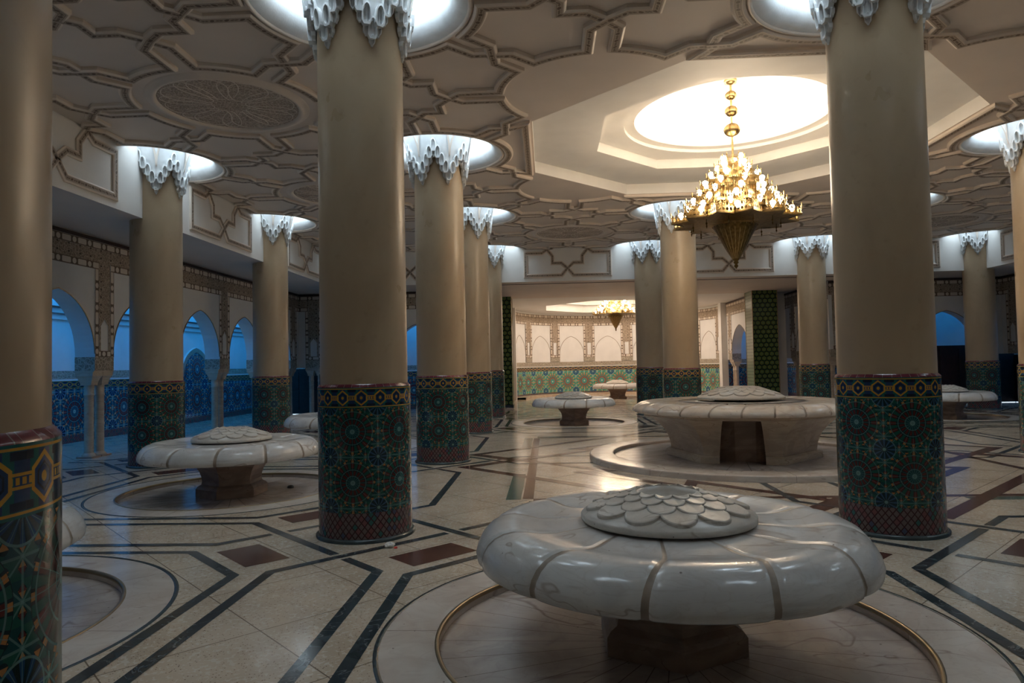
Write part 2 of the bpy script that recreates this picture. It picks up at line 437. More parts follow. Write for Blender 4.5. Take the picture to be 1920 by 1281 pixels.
def build_floor():
    fl = MB()
    holes = [(2.5, -2.5, 1.72), (-2.5, -2.5, 1.72), (-2.5, 2.5, 1.72), (-2.5, 7.5, 1.72), (2.5, 12.5, 1.72), (12.5, 12.5, 1.72), (5, 25.4, 1.72)]
    # base sheet, one square cell at a time, basins cut out
    def cell(x0, y0, x1, y1, h):
        if not h: fl.face([(x0, y0, 0), (x1, y0, 0), (x1, y1, 0), (x0, y1, 0)], 'terrazzo'); return
        cx, cy, r = h; N = 64
        def sq(a):
            c, s = cos(a), sin(a); tx = ((x1 - cx) if c > 0 else (x0 - cx)) / c if abs(c) > 1e-9 else 1e9
            ty = ((y1 - cy) if s > 0 else (y0 - cy)) / s if abs(s) > 1e-9 else 1e9
            t = min(tx, ty); return (cx + c * t, cy + s * t, 0)
        for i in range(N):
            a, b = 2 * pi * i / N + pi / 4, 2 * pi * (i + 1) / N + pi / 4
            fl.face([(cx + r * cos(a), cy + r * sin(a), 0), sq(a), sq(b), (cx + r * cos(b), cy + r * sin(b), 0)], 'terrazzo')
    hd = {(h[0], h[1]): h for h in holes}
    for i in range(-3, 5):
        for j in range(-2, 8):
            x0, y0 = i * 5., j * 5. 
            x1, y1 = x0 + 5, y0 + 5
            h = None
            for (hx, hy), v in hd.items():
                if x0 < hx < x1 and y0 < hy < y1: h = v
            if (i, j) in ((0, 5), (1, 5), (0, 4), (1, 4)): continue
            cell(x0, y0, x1, y1, h)
    cell(0, 20, 10, 30.9, (5, 25.4, 1.72))
    z = .0015; g = 'grey_inlay'; w = .088
    def add(pts, m=g, ww=w, box=(-6.9, -8.9, 16.9, 21)):
        for seg in clip_line(pts, *box): band2(fl, seg, ww, m, z)
    cols = [(i * 5., j * 5.) for i in range(-1, 4) for j in range(-1, 4) if not (i == 1 and j == 1)]
    for cx, cy in cols:
        dome = lambda dx, dy: abs(cx + dx * 2.5 - 5) < 4.9 and abs(cy + dy * 2.5 - 5) < 4.9
        for k in range(4):
            ca, sa = cos(k * pi / 2), sin(k * pi / 2)
            T = lambda x, y: (cx + x * ca - y * sa, cy + x * sa + y * ca)
            quad = (round(ca - sa), round(sa + ca))
            ins = dome(quad[0] * .9, quad[1] * .9)
            # brown lozenge on the diagonal
            if not ins:
                c = .79; a, b = .33, .19; s = 1 / sqrt(2)
                Q = [T(c + s * (a * p + b * q), c + s * (-a * p + b * q)) for p, q in ((1, 1), (1, -1), (-1, -1), (-1, 1))]
                fl.face([(*p, z) for p in Q], 'brown_inlay')
                add([T(.69, 2.5), T(.69, 1.38), T(1.38, .69), T(2.5, .69)])
            # interlaced square: one line per k, passing over on one end and under on the other
            d = .86
            p0, p1 = T(-.43, d + .43), T(d + .43, -.43)
            pa, pb = T(0, d), T(d, 0)
            u = Vector((p1[0] - p0[0], p1[1] - p0[1])).normalized()
            gap = .085
            A = Vector(pa); B = Vector(pb)
            add([T(-.43, 2.5), p0, tuple(A - u * gap)])            # under at A
            add([tuple(A + u * gap), p1, T(2.5, -.43)])
    # central star of brown lines round the big fountain, green frame lines
    for k in range(4):
        ca, sa = cos(k * pi / 2), sin(k * pi / 2)
        T = lambda x, y: (5 + x * ca - y * sa, 5 + x * sa + y * ca)
        big = (-6, -6, 16, 16)
        add([T(-3.75, 0), T(-4.55, -.75), T(-.75, -4.55), T(0, -3.8)], 'brown_inlay', .17, big)
        add([T(-4.5, .75), T(-2.32, -1.3), T(-2.72, -1.42), T(-1.42, -2.72), T(-1.3, -2.32), T(.75, -4.5)], 'brown_inlay', .16, big)
        for a, b in ((-3.45, -1.5), (1.5, 3.45)):
            fl.face([(*T(-3.73, a), z), (*T(-3.73, b), z), (*T(-3.55, b), z), (*T(-3.55, a), z)], 'green_inlay')
        fl.face([(*T(-3.53, -3.4), z), (*T(-3.53, 3.4), z), (*T(-3.40, 3.4), z), (*T(-3.40, -3.4), z)], 'brown_inlay')
    for y in (20.3, 22.2):
        add([(1, y), (9, y)], g, .1, (0, 15, 10, 30))
    struct(fl.build('floor', weld=False))
    return holes
HOLES = build_floor()

# ------------------------------------------------------------------ CEILING
STRAP = [(-.075, 0, 'moulding_plaster'), (-.075, .035, 'moulding_plaster'), (-.050, .050, 'strap_ornament'), (.050, .050, 'moulding_plaster'), (.075, .035, 'moulding_plaster'), (.075, 0, 'moulding_plaster')]
WELL_R = 1.09
def arc(cx, cy, r, a0, a1, n=10):
    return [(cx + r * cos(a0 + (a1 - a0) * i / n), cy + r * sin(a0 + (a1 - a0) * i / n)) for i in range(n + 1)]

def build_ceiling():
    cl = MB()
    def is_dome(i, j): return i in (0, 1) and j in (0, 1)
    for i in range(-1, 3):
        for j in range(-1, 3):
            x, y = i * 5., j * 5.; r = WELL_R
            if not is_dome(i, j):
                P = []
                for (cx, cy, a0, a1) in ((x, y, pi / 2, 0), (x + 5, y, pi, pi / 2), (x + 5, y + 5, 1.5 * pi, pi), (x, y + 5, 0, -pi / 2)):
                    P += arc(cx, cy, r, a0, a1, 16)
                c = (x + 2.5, y + 2.5, ZC)
                for a, b in zip(P, P[1:] + P[:1]): cl.face([c, (*a, ZC), (*b, ZC)], 'ceiling_plaster')
            else:
                sx, sy = (1 if i == 0 else -1), (1 if j == 0 else -1); ox, oy = (0 if i == 0 else 10), (0 if j == 0 else 10)
                q = arc(0, 0, r, pi / 2, 0, 16) + arc(5, 0, r, pi, pi / 2, 16) + [(5, 1.65), (3.612, 1.65), (1.65, 3.612), (1.65, 5)] + arc(0, 5, r, 0, -pi / 2, 16)
                q = [(ox + sx * a, oy + sy * b) for a, b in dedupe(q)]
                f = cl.face([(*p, ZC) for p in q], 'ceiling_plaster')
    # dome: octagon, octagon, circle, shell
    def octa(ap, z): return [(5 + ap / cos(pi / 8) * cos(pi / 8 + k * pi / 4), 5 + ap / cos(pi / 8) * sin(pi / 8 + k * pi / 4), z) for k in range(8)]
    def loft(A, B, m='white_plaster'):
        for k in range(len(A)): cl.face([A[k], A[(k + 1) % len(A)], B[(k + 1) % len(A)], B[k]], m)
    o = [octa(3.35, ZC), octa(3.35, 5.50), octa(2.2, 5.50), octa(2.2, 5.68)]
    for a, b in zip(o, o[1:]): loft(a, b)
    N = 64
    ap = []
    for k in range(N):
        a = 2 * pi * k / N; s = ((a + pi / 8) % (pi / 4)) - pi / 8; rr = 2.2 / cos(s); ap.append((5 + rr * cos(a), 5 + rr * sin(a), 5.68))
    ci = lambda r, z: [(5 + r * cos(2 * pi * k / N), 5 + r * sin(2 * pi * k / N), z) for k in range(N)]
    rings = [ap, ci(1.80, 5.68), ci(1.80, 5.74), ci(1.62, 5.74), ci(1.62, 5.785), ci(1.66, 5.785), ci(1.66, 5.755), ci(2.0, 5.755), ci(2.0, 5.90)]
    for k in range(1, 9):
        t = k / 8 * pi / 2; rings.append(ci(2.0 * cos(t) + .001, 5.90 + .49 * sin(t)))
    for a, b in zip(rings, rings[1:]): loft(a, b)
    struct(cl.build('ceiling'))

    # strapwork
    st = MB(); F = lambda x, y, h: (x, y, ZC - h)
    S = .155; R1, R2 = 1.22, 1.27
    cnt = [0]
    def go(pts):
        cnt[0] += 1; e = 1 + .0095 * ((cnt[0] * 11) % 29)
        for seg in clip_line(pts, X0, Y0, X1, Y1): sweep(st, seg, [(o, h * e, m) for o, h, m in STRAP], F)
    incol = lambda i, j: -1 <= i <= 3 and -1 <= j <= 3
    def ringsect(cx, cy, Rr, d0, cr0, cr1, rz=None):
        """sector of a ring between direction d0 and d0+45 deg; straps run out to crossings at radius cr0, cr1"""
        a0, a1 = d0, d0 + pi / 4; da = math.asin(S / Rr)
        def P(a, r, o): return (cx + r * cos(a) - o * sin(a), cy + r * sin(a) + o * cos(a))
        rr = sqrt(Rr * Rr - S * S); pts = []
        if cr0: pts += [P(a0, cr0 + .045, -.045), P(a0, cr0 - .17, S)]
        pts += arc(cx, cy, Rr, a0 + (da if cr0 else 0), a1 - (da if cr1 else 0), 9)
        if cr1: pts += [P(a1, cr1 - .17, -S), P(a1, cr1 + .045, .045)]
        go(pts)
    DX = 1.22 + (3.5355 - 1.22 - 1.27) / 2
    for i in range(-1, 4):
        for j in range(-1, 4):
            if i == 1 and j == 1: continue
            cx, cy = i * 5., j * 5.
            for k in range(8):
                d = k * pi / 4; mx, my = cx + 1.5 * cos(d + pi / 8), cy + 1.5 * sin(d + pi / 8)
                if not (X0 < mx < X1 and Y0 < my < Y1): continue
                axis0 = (k % 2 == 0)
                c0, c1 = (1.86, DX) if axis0 else (DX, 1.86)
                # directions that face the dome carry no strap
                def blocked(dd): return abs(cx + 2.3 * cos(dd) - 5) < 2.9 and abs(cy + 2.3 * sin(dd) - 5) < 2.9
                if blocked(d) : c0 = None
                if blocked(d + pi / 4): c1 = None
                ringsect(cx, cy, R1, d, c0, c1)
    for i in range(-1, 3):
        for j in range(-1, 3):
            cx, cy = i * 5 + 2.5, j * 5 + 2.5
            for k in range(8):
                d = k * pi / 4; axis0 = (k % 2 == 0)
                if is_dome(i, j):
                    m = d + pi / 8; to = atan2(5 - cy, 5 - cx); diff = (m - to + pi) % (2 * pi) - pi
                    if abs(diff) < pi / 2: continue
                c0, c1 = (1.96, 3.5355 - DX) if axis0 else (3.5355 - DX, 1.96)
                ringsect(cx, cy, R2, d, c0, c1)
    # eight-pointed stars on the cell edges
    def star(cx, cy, vert):
        q = [(0, .54), (.22, .36), (.5, .36), (.5, .12), (.64, 0)]
        for sx in (1, -1):
            for sy in (1, -1):
                p = [(sx * a, sy * b) for a, b in q]
                if vert: p = [(b, a) for a, b in p]
                p = [(cx + a, cy + b) for a, b in p]
                mx, my = p[2]
                if abs(cx - 5) < 4 and abs(cy - 5) < 4: continue
                go(p)
    for i in range(-1, 3):
        for j in range(-1, 4):
            star(i * 5 + 2.5, j * 5., False); star(j * 5., i * 5 + 2.5, True)
    # straight straps beside the dome
    for k in range(4):
        ca, sa = cos(k * pi / 2), sin(k * pi / 2)
        T = lambda x, y: (5 + x * ca - y * sa, 5 + x * sa + y * ca)
        go([T(*p) for p in ((-1.16, -3.76), (-1.32, -3.46), (1.32, -3.46), (1.16, -3.76))])
    struct(st.build('ceiling', weld=False))

    # recessed wells of light round each column head
    wells = []
    for i in range(-1, 4):
        for j in range(-1, 4):
            if i == 1 and j == 1: continue
            if (i, j) in ((3, -1), (-1, -1), (3, 0), (-1, 0), (2, -1)) : pass
            wells.append((i, j))
    def well_mesh(a0, a1):
        d = MB(); d.lathe([(1.09, 5.262), (1.04, 5.275), (.985, 5.305), (.945, 5.35), (.92, 5.42), (.91, 5.52), (.93, 5.93)], 'stucco_white', 64, a0, a1)
        e = MB(); e.lathe([(.62, 5.925), (.93, 5.925)], 'well_diffuser', 64, a0, a1)
        r = MB(); r.lathe([(1.13, 5.28), (1.13, 5.245), (1.115, 5.235), (1.095, 5.24), (1.085, 5.262)], 'moulding_plaster', 64, a0, a1)
        return d, e, r
    where = {(0, 0): 'the near left big column', (1, 0): 'the near right big column', (0, 1): 'the second column of the left row',
             (0, 2): 'the third column of the left row', (0, 3): 'the farthest column of the left row', (-1, 1): 'the left edge column by the first arches',
             (-1, 2): 'the left edge column nearer the back', (1, 2): 'the column right behind the hanging chandelier', (1, 3): 'the back column beside the apse opening',
             (2, 3): 'the back column right of the green pillar', (3, 3): 'the far right corner column', (2, 1): 'the column cut by the right picture edge',
             (2, 2): 'the column hidden behind the near right one', (0, -1): 'the closest column at the left picture edge',
             (-1, 3): 'the back left corner column'}
    for (i, j) in wells:
        lo, hi = 0., 2 * pi
        if i == -1 and j == 3: lo, hi = -pi / 2, 0
        elif i == -1 and j == -1: lo, hi = 0, pi / 2
        elif i == 3 and j == -1: lo, hi = pi / 2, pi
        elif i == 3 and j == 3: lo, hi = pi, 1.5 * pi
        elif i == -1: lo, hi = -pi / 2, pi / 2
        elif i == 3: lo, hi = pi / 2, 1.5 * pi
        elif j == -1: lo, hi = 0, pi
        elif j == 3: lo, hi = pi, 2 * pi
        if (i, j) in where: t = empty('ceiling_light_well', (i * 5, j * 5, 0), 'round glowing ceiling recess around the head of ' + where[(i, j)], 'ceiling light', 'light wells round the columns')
        else: t = offstage('ceiling_light_well', (i * 5, j * 5, 0))
        d, e, r = well_mesh(lo, hi)
        d.build('drum', t); e.build('diffuser', t); r.build('rim', t)
build_ceiling()
cv = MB(); cv.lathe([(1.80 + .022 * cos(q * pi / 4), 5.80 + .022 * sin(q * pi / 4)) for q in range(9)], 'cove_tube', 96)
tag(cv.build('cove_light', loc=(5, 5, 0)), 'warm ring of light hidden in the cove of the big dome', 'ceiling light')

# carved roundels in the ceiling
def build_medallion():
    t = empty('ceiling_medallion', (-2.5, 2.5, 5.28), 'carved stucco roundel in the ceiling at upper left, largest in view', 'ceiling ornament', 'carved ceiling roundels')
    a = MB(); a.lathe([(.001, -.012), (.5, -.012), (.86, -.012)], 'carved_medallion', 72, uscale=.9)
    for f in a.bm.faces:
        for l in f.loops: l[a.uv].uv = (l.vert.co.x, l.vert.co.y)
    a.build('carved_disc', t); t.scale = (1.06, 1.06, 1)
    b = MB(); b.lathe([(.86, 0), (.86, -.02), (.885, -.045), (.92, -.045), (.935, -.02), (.98, -.018), (1.0, 0)], 'moulding_plaster', 72)
    b.build('moulded_ring', t)
    # raised petals
    p = MB()
    for k in range(16):
        a0 = k * pi / 8
        loop = []
        for q in range(25):
            s = q / 24 * 2 * pi; rr = .52 + .31 * cos(s); w = .115 * sin(s) * (1 + .4 * cos(s)) * (1 if k % 2 else 1.9); loop.append((rr * cos(a0) - w * sin(a0), rr * sin(a0) + w * cos(a0)))
        sweep(p, loop, [(-.006, .012, 'moulding_plaster'), (-.004, .017, 'moulding_plaster'), (.004, .017, 'moulding_plaster'), (.006, .012, 'moulding_plaster')], lambda x, y, h: (x, y, -h))
    p.build('petal_tracery', t, weld=False)
    dup(t, (2.5, 12.5, 5.28), 'carved stucco ceiling roundel far off between the left row and the apse')
    dup(t, (-2.5, 7.5, 5.28), 'carved ceiling roundel half hidden left of the near left big column, above left edge columns')
    dup(t, (12.5, 12.5, 5.28), 'carved ceiling roundel in the far right corner of the coffered ceiling')
build_medallion()

# ------------------------------------------------------------------ upper walls (friezes) with strap panels
def frieze(name, F, bays, L0, L1):
    """F(u, d, z): u along, d towards the hall"""
    mb = MB()
    for a, b, c, d in (((L0, 0, ZF), (L1, 0, ZF), (L1, 0, 6.0), (L0, 0, 6.0)), ((L0, -.3, ZF), (L0, -.3, 6.0), (L1, -.3, 6.0), (L1, -.3, ZF))):
        mb.face([F(*a), F(*b), F(*c), F(*d)], 'white_plaster')
    for u in bays:
        for s in (1, -1.0):
            pts = [(0, .27), (.19, .05), (1.32, .05), (1.32, .76), (.80, .76), (.64, .87), (.47, .66), (.47, .44), (.19, .44), (0, .27)]
            pts = [(u + s * a, 4.35 + b) for a, b in pts]
            prof = [(o * .85, h * (.7 if s > 0 else .74), m) for o, h, m in STRAP]
            sweep(mb, pts, prof, lambda x, z, h: F(x, h, z), closed=False)
    struct(mb.build(name, weld=False))
bays = [-2.5, 2.5, 7.5, 12.5]
frieze('wall_upper_left', lambda u, d, z: (X0 + d, u, z), bays, -5, 15)
frieze('wall_upper_back', lambda u, d, z: (u, Y1 - d, z), bays, -5, 15)
frieze('wall_upper_right', lambda u, d, z: (X1 - d, u, z), bays, -5, 15)
frieze('wall_upper_front', lambda u, d, z: (u, Y0 + d, z), bays, -5, 15)

# soffits of the surrounding aisles
sf = MB()
def rect(mb, x0, y0, x1, y1, z, m='white_plaster'): mb.face([(x0, y0, z), (x1, y0, z), (x1, y1, z), (x0, y1, z)], m)
rect(sf, -10, -9, X0, 21, ZF, 'ceiling_plaster'); rect(sf, X1, -9, 20, 21, ZF, 'ceiling_plaster'); rect(sf, X0, -9, X1, Y0, ZF, 'ceiling_plaster')
for (a, b, c, d) in ((X0, Y1, -1.2, 21), (11.2, Y1, X1, 21)): rect(sf, a, b, c, d, ZF, 'ceiling_plaster')
rect(sf, -1.2, Y1, 11.2, 20.4, ZF, 'ceiling_plaster'); 
# apse ceiling with octagonal coffer
AC = (5, 25.4); AP = 3.2
def octp(ap, z): return [(AC[0] + ap / cos(pi / 8) * cos(pi / 8 + k * pi / 4), AC[1] + ap / cos(pi / 8) * sin(pi / 8 + k * pi / 4), z) for k in range(8)]
def sqp(a):
    c, s = cos(a), sin(a); t = min(5.2 / abs(c) if abs(c) > 1e-6 else 1e9, (5.0 if s < 0 else 5.2) / abs(s) if abs(s) > 1e-6 else 1e9); return (AC[0] + c * t, AC[1] + s * t, ZF)
O1, O2, O3 = octp(AP, ZF), octp(AP, ZF + .35), octp(AP - .35, ZF + .35)
for k in range(8):
    k2 = (k + 1) % 8; a, b = pi / 8 + k * pi / 4, pi / 8 + (k + 1) * pi / 4
    mid = (a + b) / 2
    pts = [O1[k], O1[k2], sqp(b)] + ([sqp(mid)] if k % 2 == 0 and False else ([(AC[0] + 5.2 * (1 if cos(mid) > 0 else -1), AC[1] + (5.2 if sin(mid) > 0 else -5.0), ZF)] if k % 2 == 0 else [])) + [sqp(a)]
    sf.face(pts, 'white_plaster')
    sf.face([O1[k], O1[k2], O2[k2], O2[k]], 'white_plaster'); sf.face([O2[k], O2[k2], O3[k2], O3[k]], 'white_plaster')
O4 = octp(AP - .35, ZF + .75); O5 = octp(1.0, ZF + 1.0)
for k in range(8):
    k2 = (k + 1) % 8
    sf.face([O3[k], O3[k2], O4[k2], O4[k]], 'white_plaster'); sf.face([O4[k], O4[k2], O5[k2], O5[k]], 'white_plaster')
sf.face(O5, 'white_plaster')
sf.box((-1.2, 15.55, ZF - .012), (11.2, 15.6, ZF), 'dark_wood')
struct(sf.build('ceiling', weld=False))

# ------------------------------------------------------------------ arcade walls
PW = .285           # half width of a pier
def arch_z(x, hw=1.25 - PW, z0=1.98, zt=3.12):
    """height of the pointed arch at distance x from its axis"""
    x = min(abs(x), hw)
    r = hw * 1.22; c = r - hw                 # centre beyond the axis
    y = sqrt(max(0, r * r - (x + c) ** 2)); yt = sqrt(r * r - c * c)
    return z0 + .28 * (1 if y > 1e-4 else 0) * 0 + y / yt * (zt - z0)

def arcade(name, F, u0, u1, centres, zt=3.12, thick=.38, blind=False, plain_cols=False, mat='white_plaster', step=1.25, piers=None):
    mb = MB(); hw = step - PW
    us = set([u0, u1]); N = 14
    for c in centres:
        for k in range(-N, N + 1):
            x = c + hw * sin(k / N * pi / 2)
            if u0 <= x <= u1: us.add(round(x, 5))
    us = sorted(us)
    def bot(u):
        for c in centres:
            if abs(u - c) <= hw + 1e-4:
                return arch_z(u - c, hw, 1.98, zt) if abs(abs(u - c) - hw) > 1e-3 else 1.98
        return 1.66
    def inside(u): return any(abs(u - c) < hw - 1e-4 for c in centres)
    for a, b in zip(us, us[1:]):
        mid = (a + b) / 2
        if blind: za = zb = 0
        elif inside(mid): za, zb = bot(a), bot(b)
        else: za = zb = 1.66
        for d in ((0,) if blind else (0, -thick)):
            mb.face([F(a, d, za), F(b, d, zb), F(b, d, ZF), F(a, d, ZF)], mat)
        if not blind:
            mb.face([F(a, 0, za), F(b, 0, zb), F(b, -thick, zb), F(a, -thick, za)], mat)
    if not blind:
        for c in centres:
            for s in (-1, 1):
                u = c + s * hw
                if u0 <= u <= u1: mb.face([F(u, 0, 1.66), F(u, -thick, 1.66), F(u, -thick, 1.98), F(u, 0, 1.98)], mat)
    def strip(ua, ub, za, zb, m, d=.018, along='u', seg=1):
        n = seg if along == 'u' else 1
        for i in range(n):
            p, q = ua + (ub - ua) * i / n, ua + (ub - ua) * (i + 1) / n
            uv = [(p, 0), (q, 0), (q, 1), (p, 1)] if m == 'cartouche' else [(p, za), (q, za), (q, zb), (p, zb)]
            if along == 'z' and m == 'cartouche': uv = [(za, 0), (za, 1), (zb, 1), (zb, 0)]
            mb.face([F(p, d, za), F(q, d, za), F(q, d, zb), F(p, d, zb)], m, uv)
            mb.face([F(p, 0, za), F(q, 0, za), F(q, d, za), F(p, d, za)], mat)
        mb.face([F(ua, 0, za), F(ua, d, za), F(ua, d, zb), F(ua, 0, zb)], mat); mb.face([F(ub, 0, za), F(ub, d, za), F(ub, d, zb), F(ub, 0, zb)], mat)
    L = u1 - u0; sg = max(1, int(L / .25))
    strip(u0, u1, 4.13, 4.20, 'dark_wood', .03, seg=sg)
    strip(u0, u1, 3.99, 4.13, 'cartouche', .02, seg=sg)
    strip(u0, u1, 3.74, 3.99, 'carved_stucco', .012, seg=sg)
    ps = piers if piers is not None else sorted(set([round(c + s * step, 3) for c in centres for s in (-1, 1)]))
    ps = [p for p in ps if u0 <= p <= u1]
    # lower cartouche border between the piers
    e = [u0] + [x for p in ps for x in (p - PW + .10, p + PW - .10)] + [u1]
    e = [max(u0, min(u1, x)) for x in e]
    for a, b in zip(e[::2], e[1::2]):
        if b - a > .1: strip(a, b, 3.60, 3.74, 'cartouche', .02, seg=max(1, int((b - a) / .25)))
    for p in ps:
        a, b = max(u0, p - PW), min(u1, p + PW)
        if a > u0: strip(a, min(b, a + .11), 1.92, 3.60, 'cartouche', .02, 'z')
        if b < u1: strip(max(a, b - .11), b, 1.92, 3.60, 'cartouche', .02, 'z')
        ia, ib = a + .11, b - .11
        if ib - ia > .1:
            strip(ia, ib, 2.74, 3.74, 'carved_stucco', .012)
            strip(ia, ib, 1.92, 2.04, 'cartouche', .02)
            # little niche
            strip(ia + .015, ia + .06, 2.04, 2.60, 'carved_stucco', .018); strip(ib - .06, ib - .015, 2.04, 2.60, 'carved_stucco', .018)
            m_ = (ia + ib) / 2
            for s in (1, -1): mb.face([F(m_, .02, 2.74), F(m_, .02, 2.66), F(m_ + s * .115, .02, 2.52), F(m_ + s * .17, .02, 2.52), F(m_ + s * .17, .02, 2.74)], 'carved_stucco', [(m_, 2.74), (m_, 2.6), (m_ + .1, 2.5), (m_ + .15, 2.5), (m_ + .15, 2.7)])
        strip(a, b, 1.66, 1.92, 'inscription', .015)
    # thin moulding round each arch
    for c in centres:
        pts = [(c - hw + (0 if blind else -.0), 1.98 if not blind else 1.98)] + [(c + hw * sin(k / N * pi / 2), arch_z(hw * sin(k / N * pi / 2), hw, 1.98, zt)) for k in range(-N, N + 1)] 
        pts = [p for p in dedupe(pts) if u0 - .01 <= p[0] <= u1 + .01]
        m = 'brass_edge'
        if len(pts) > 2: sweep(mb, pts, [(-.002, 0, m), (0, .016, m), (.014, .016, m), (.016, 0, m)], lambda u, z, h: F(u, h, z))
    if not blind:
        for p in ps:        # carved inscription on the jamb sides and soffit of the bracket
            a, b = p - PW, p + PW
            for u, s in ((a, -1), (b, 1)):
                if u0 <= u <= u1: mb.face([F(u + s * .004, .012, 1.66), F(u + s * .004, -thick, 1.66), F(u + s * .004, -thick, 1.92), F(u + s * .004, .012, 1.92)], 'inscription', [(0, 1.66), (thick, 1.66), (thick, 1.92), (0, 1.92)])
            mb.face([F(max(u0, a), 0, 1.66), F(min(u1, b), 0, 1.66), F(min(u1, b), -thick, 1.66), F(max(u0, a), -thick, 1.66)], mat)
    struct(mb.build(name, weld=False)); return ps

AX = -6.78
FL = lambda u, d, z: (AX + d, u, z)
FR = lambda u, d, z: (-AX + 10 + d * -1, u, z)
FB = lambda u, d, z: (u, 16.78 - d, z)
pl = arcade('wall_arcade_left', FL, -9, 16.78, [c * 2.5 for c in range(-3, 7)])
pr = arcade('wall_arcade_right', FR, -9, 16.78, [c * 2.5 for c in range(-3, 7)])
pb1 = arcade('wall_arcade_back', FB, AX, -1.2, [-5, -2.5], piers=[-6.25, -3.75, -1.485])
pb2 = arcade('wall_arcade_back_right', FB, 11.2, 16.78, [12.5, 15], piers=[11.485, 13.75, 16.25])
FWL = lambda u, d, z: (-1.2 + d, u, z)
FWR = lambda u, d, z: (11.2 - d, u, z)
pw1 = arcade('wall_wing_left', FWL, 16.78, 21, [18.9], piers=[17.65, 20.15])
pw2 = arcade('wall_wing_right', FWR, 16.78, 21, [18.9], piers=[17.65, 20.15])
FJL = lambda u, d, z: (.12 + d, u, z)
FJR = lambda u, d, z: (9.88 - d, u, z)
pj1 = arcade('wall_apse_side_left', FJL, 20.46, 24.7, [22.7], piers=[21.2, 24.2], step=1.5)
pj2 = arcade('wall_apse_side_right', FJR, 20.46, 24.7, [22.7], piers=[21.2, 24.2], step=1.5)

# paired colonnettes under every pier of the arcades
def colonnettes():
    t = empty('colonnette_pair', (0, 0, 0), 'x', 'colonnettes', 'paired colonnettes of the arcades')
    for s in (-1, 1):
        y = s * .155
        a = MB(); a.lathe([(.083, .09), (.083, 1.18), (.092, 1.19), (.092, 1.21), (.083, 1.22), (.088, 1.38)], 'leg_marble', 20, cy=y); a.build('shaft', t)
        a = MB(); a.lathe([(.125, .03), (.125, .045), (.105, .075), (.09, .095)], 'leg_marble', 20, cy=y); a.box((-.15, y - .145, 0), (.15, y + .145, .035), 'pedestal_marble'); a.build('plinth', t)
        a = MB()
        q = [(.092, 1.38), (.10, 1.44), (.125, 1.52), (.15, 1.56), (.15, 1.64)]
        for (w1, z1), (w2, z2) in zip(q, q[1:]):
            c1 = [(w1 * 1.15, y + w1), (-w1 * 1.15, y + w1), (-w1 * 1.15, y - w1), (w1 * 1.15, y - w1)]; c2 = [(w2 * 1.15, y + w2), (-w2 * 1.15, y + w2), (-w2 * 1.15, y - w2), (w2 * 1.15, y - w2)]
            for k in range(4): a.face([(*c1[k], z1), (*c1[(k + 1) % 4], z1), (*c2[(k + 1) % 4], z2), (*c2[k], z2)], 'leg_marble')
        a.build('capital', t)
    a = MB(); a.box((-.2, -.31, 1.638), (.2, .31, 1.66), 'leg_marble'); a.build('abacus', t)
    return t
c0 = colonnettes()
first = [True]
def place_pair(x, y, rz, label):
    if first[0]: c0.location = (x, y, 0); c0.rotation_euler = (0, 0, rz); c0['label'] = label; first[0] = False
    else: dup(c0, (x, y, 0), label, rz)
lab = {6.25: 'paired pale stone colonnettes in the left arcade, nearest pair at full height',
       11.25: 'paired pale stone colonnettes in the left arcade between the two left edge columns',
       13.75: 'paired colonnettes in the left arcade hidden behind the back left edge column',
       8.75: 'paired colonnettes of the left arcade behind the first left edge column',
       16.25: 'paired colonnettes at the back end of the left arcade, in the dark corner'}
for p in (6.25, 8.75, 11.25, 13.75, 16.25): place_pair(AX - .19, p, 0, lab[p])
place_pair(-3.75, 16.97, pi / 2, 'paired colonnettes before a dark door, left of the near left big column')
place_pair(-6.25, 16.97, pi / 2, 'paired colonnettes of the back arcade beside the dark left corner')
place_pair(-1.49, 16.97, pi / 2, 'paired colonnettes ending the back arcade left of the apse')
place_pair(11.49, 16.97, pi / 2, 'paired colonnettes of the back arcade seen just left of the near right big column')
place_pair(13.75, 16.97, pi / 2, 'paired colonnettes of the back arcade behind the near right big column')
place_pair(16.2, 16.97, pi / 2, 'paired colonnettes of the back arcade right of the far corner column')
place_pair(16.97, 13.75, 0, 'paired colonnettes of the right arcade at the right picture edge')
place_pair(11.39, 17.65, 0, 'paired colonnettes of the side passage nearest the back arcade, right of the green pillar')
place_pair(11.39, 20.15, 0, 'paired colonnettes of the side passage close behind the green pillar')
place_pair(10.09, 24.2, 0, 'lit paired colonnettes at the right side arch of the apse, farther pair')
place_pair(10.07, 21.2, 0, 'lit paired colonnettes at the right side arch of the apse, pair touching the green pillar')
place_pair(-.08, 24.2, 0, 'lit paired colonnettes at the left side arch of the apse')

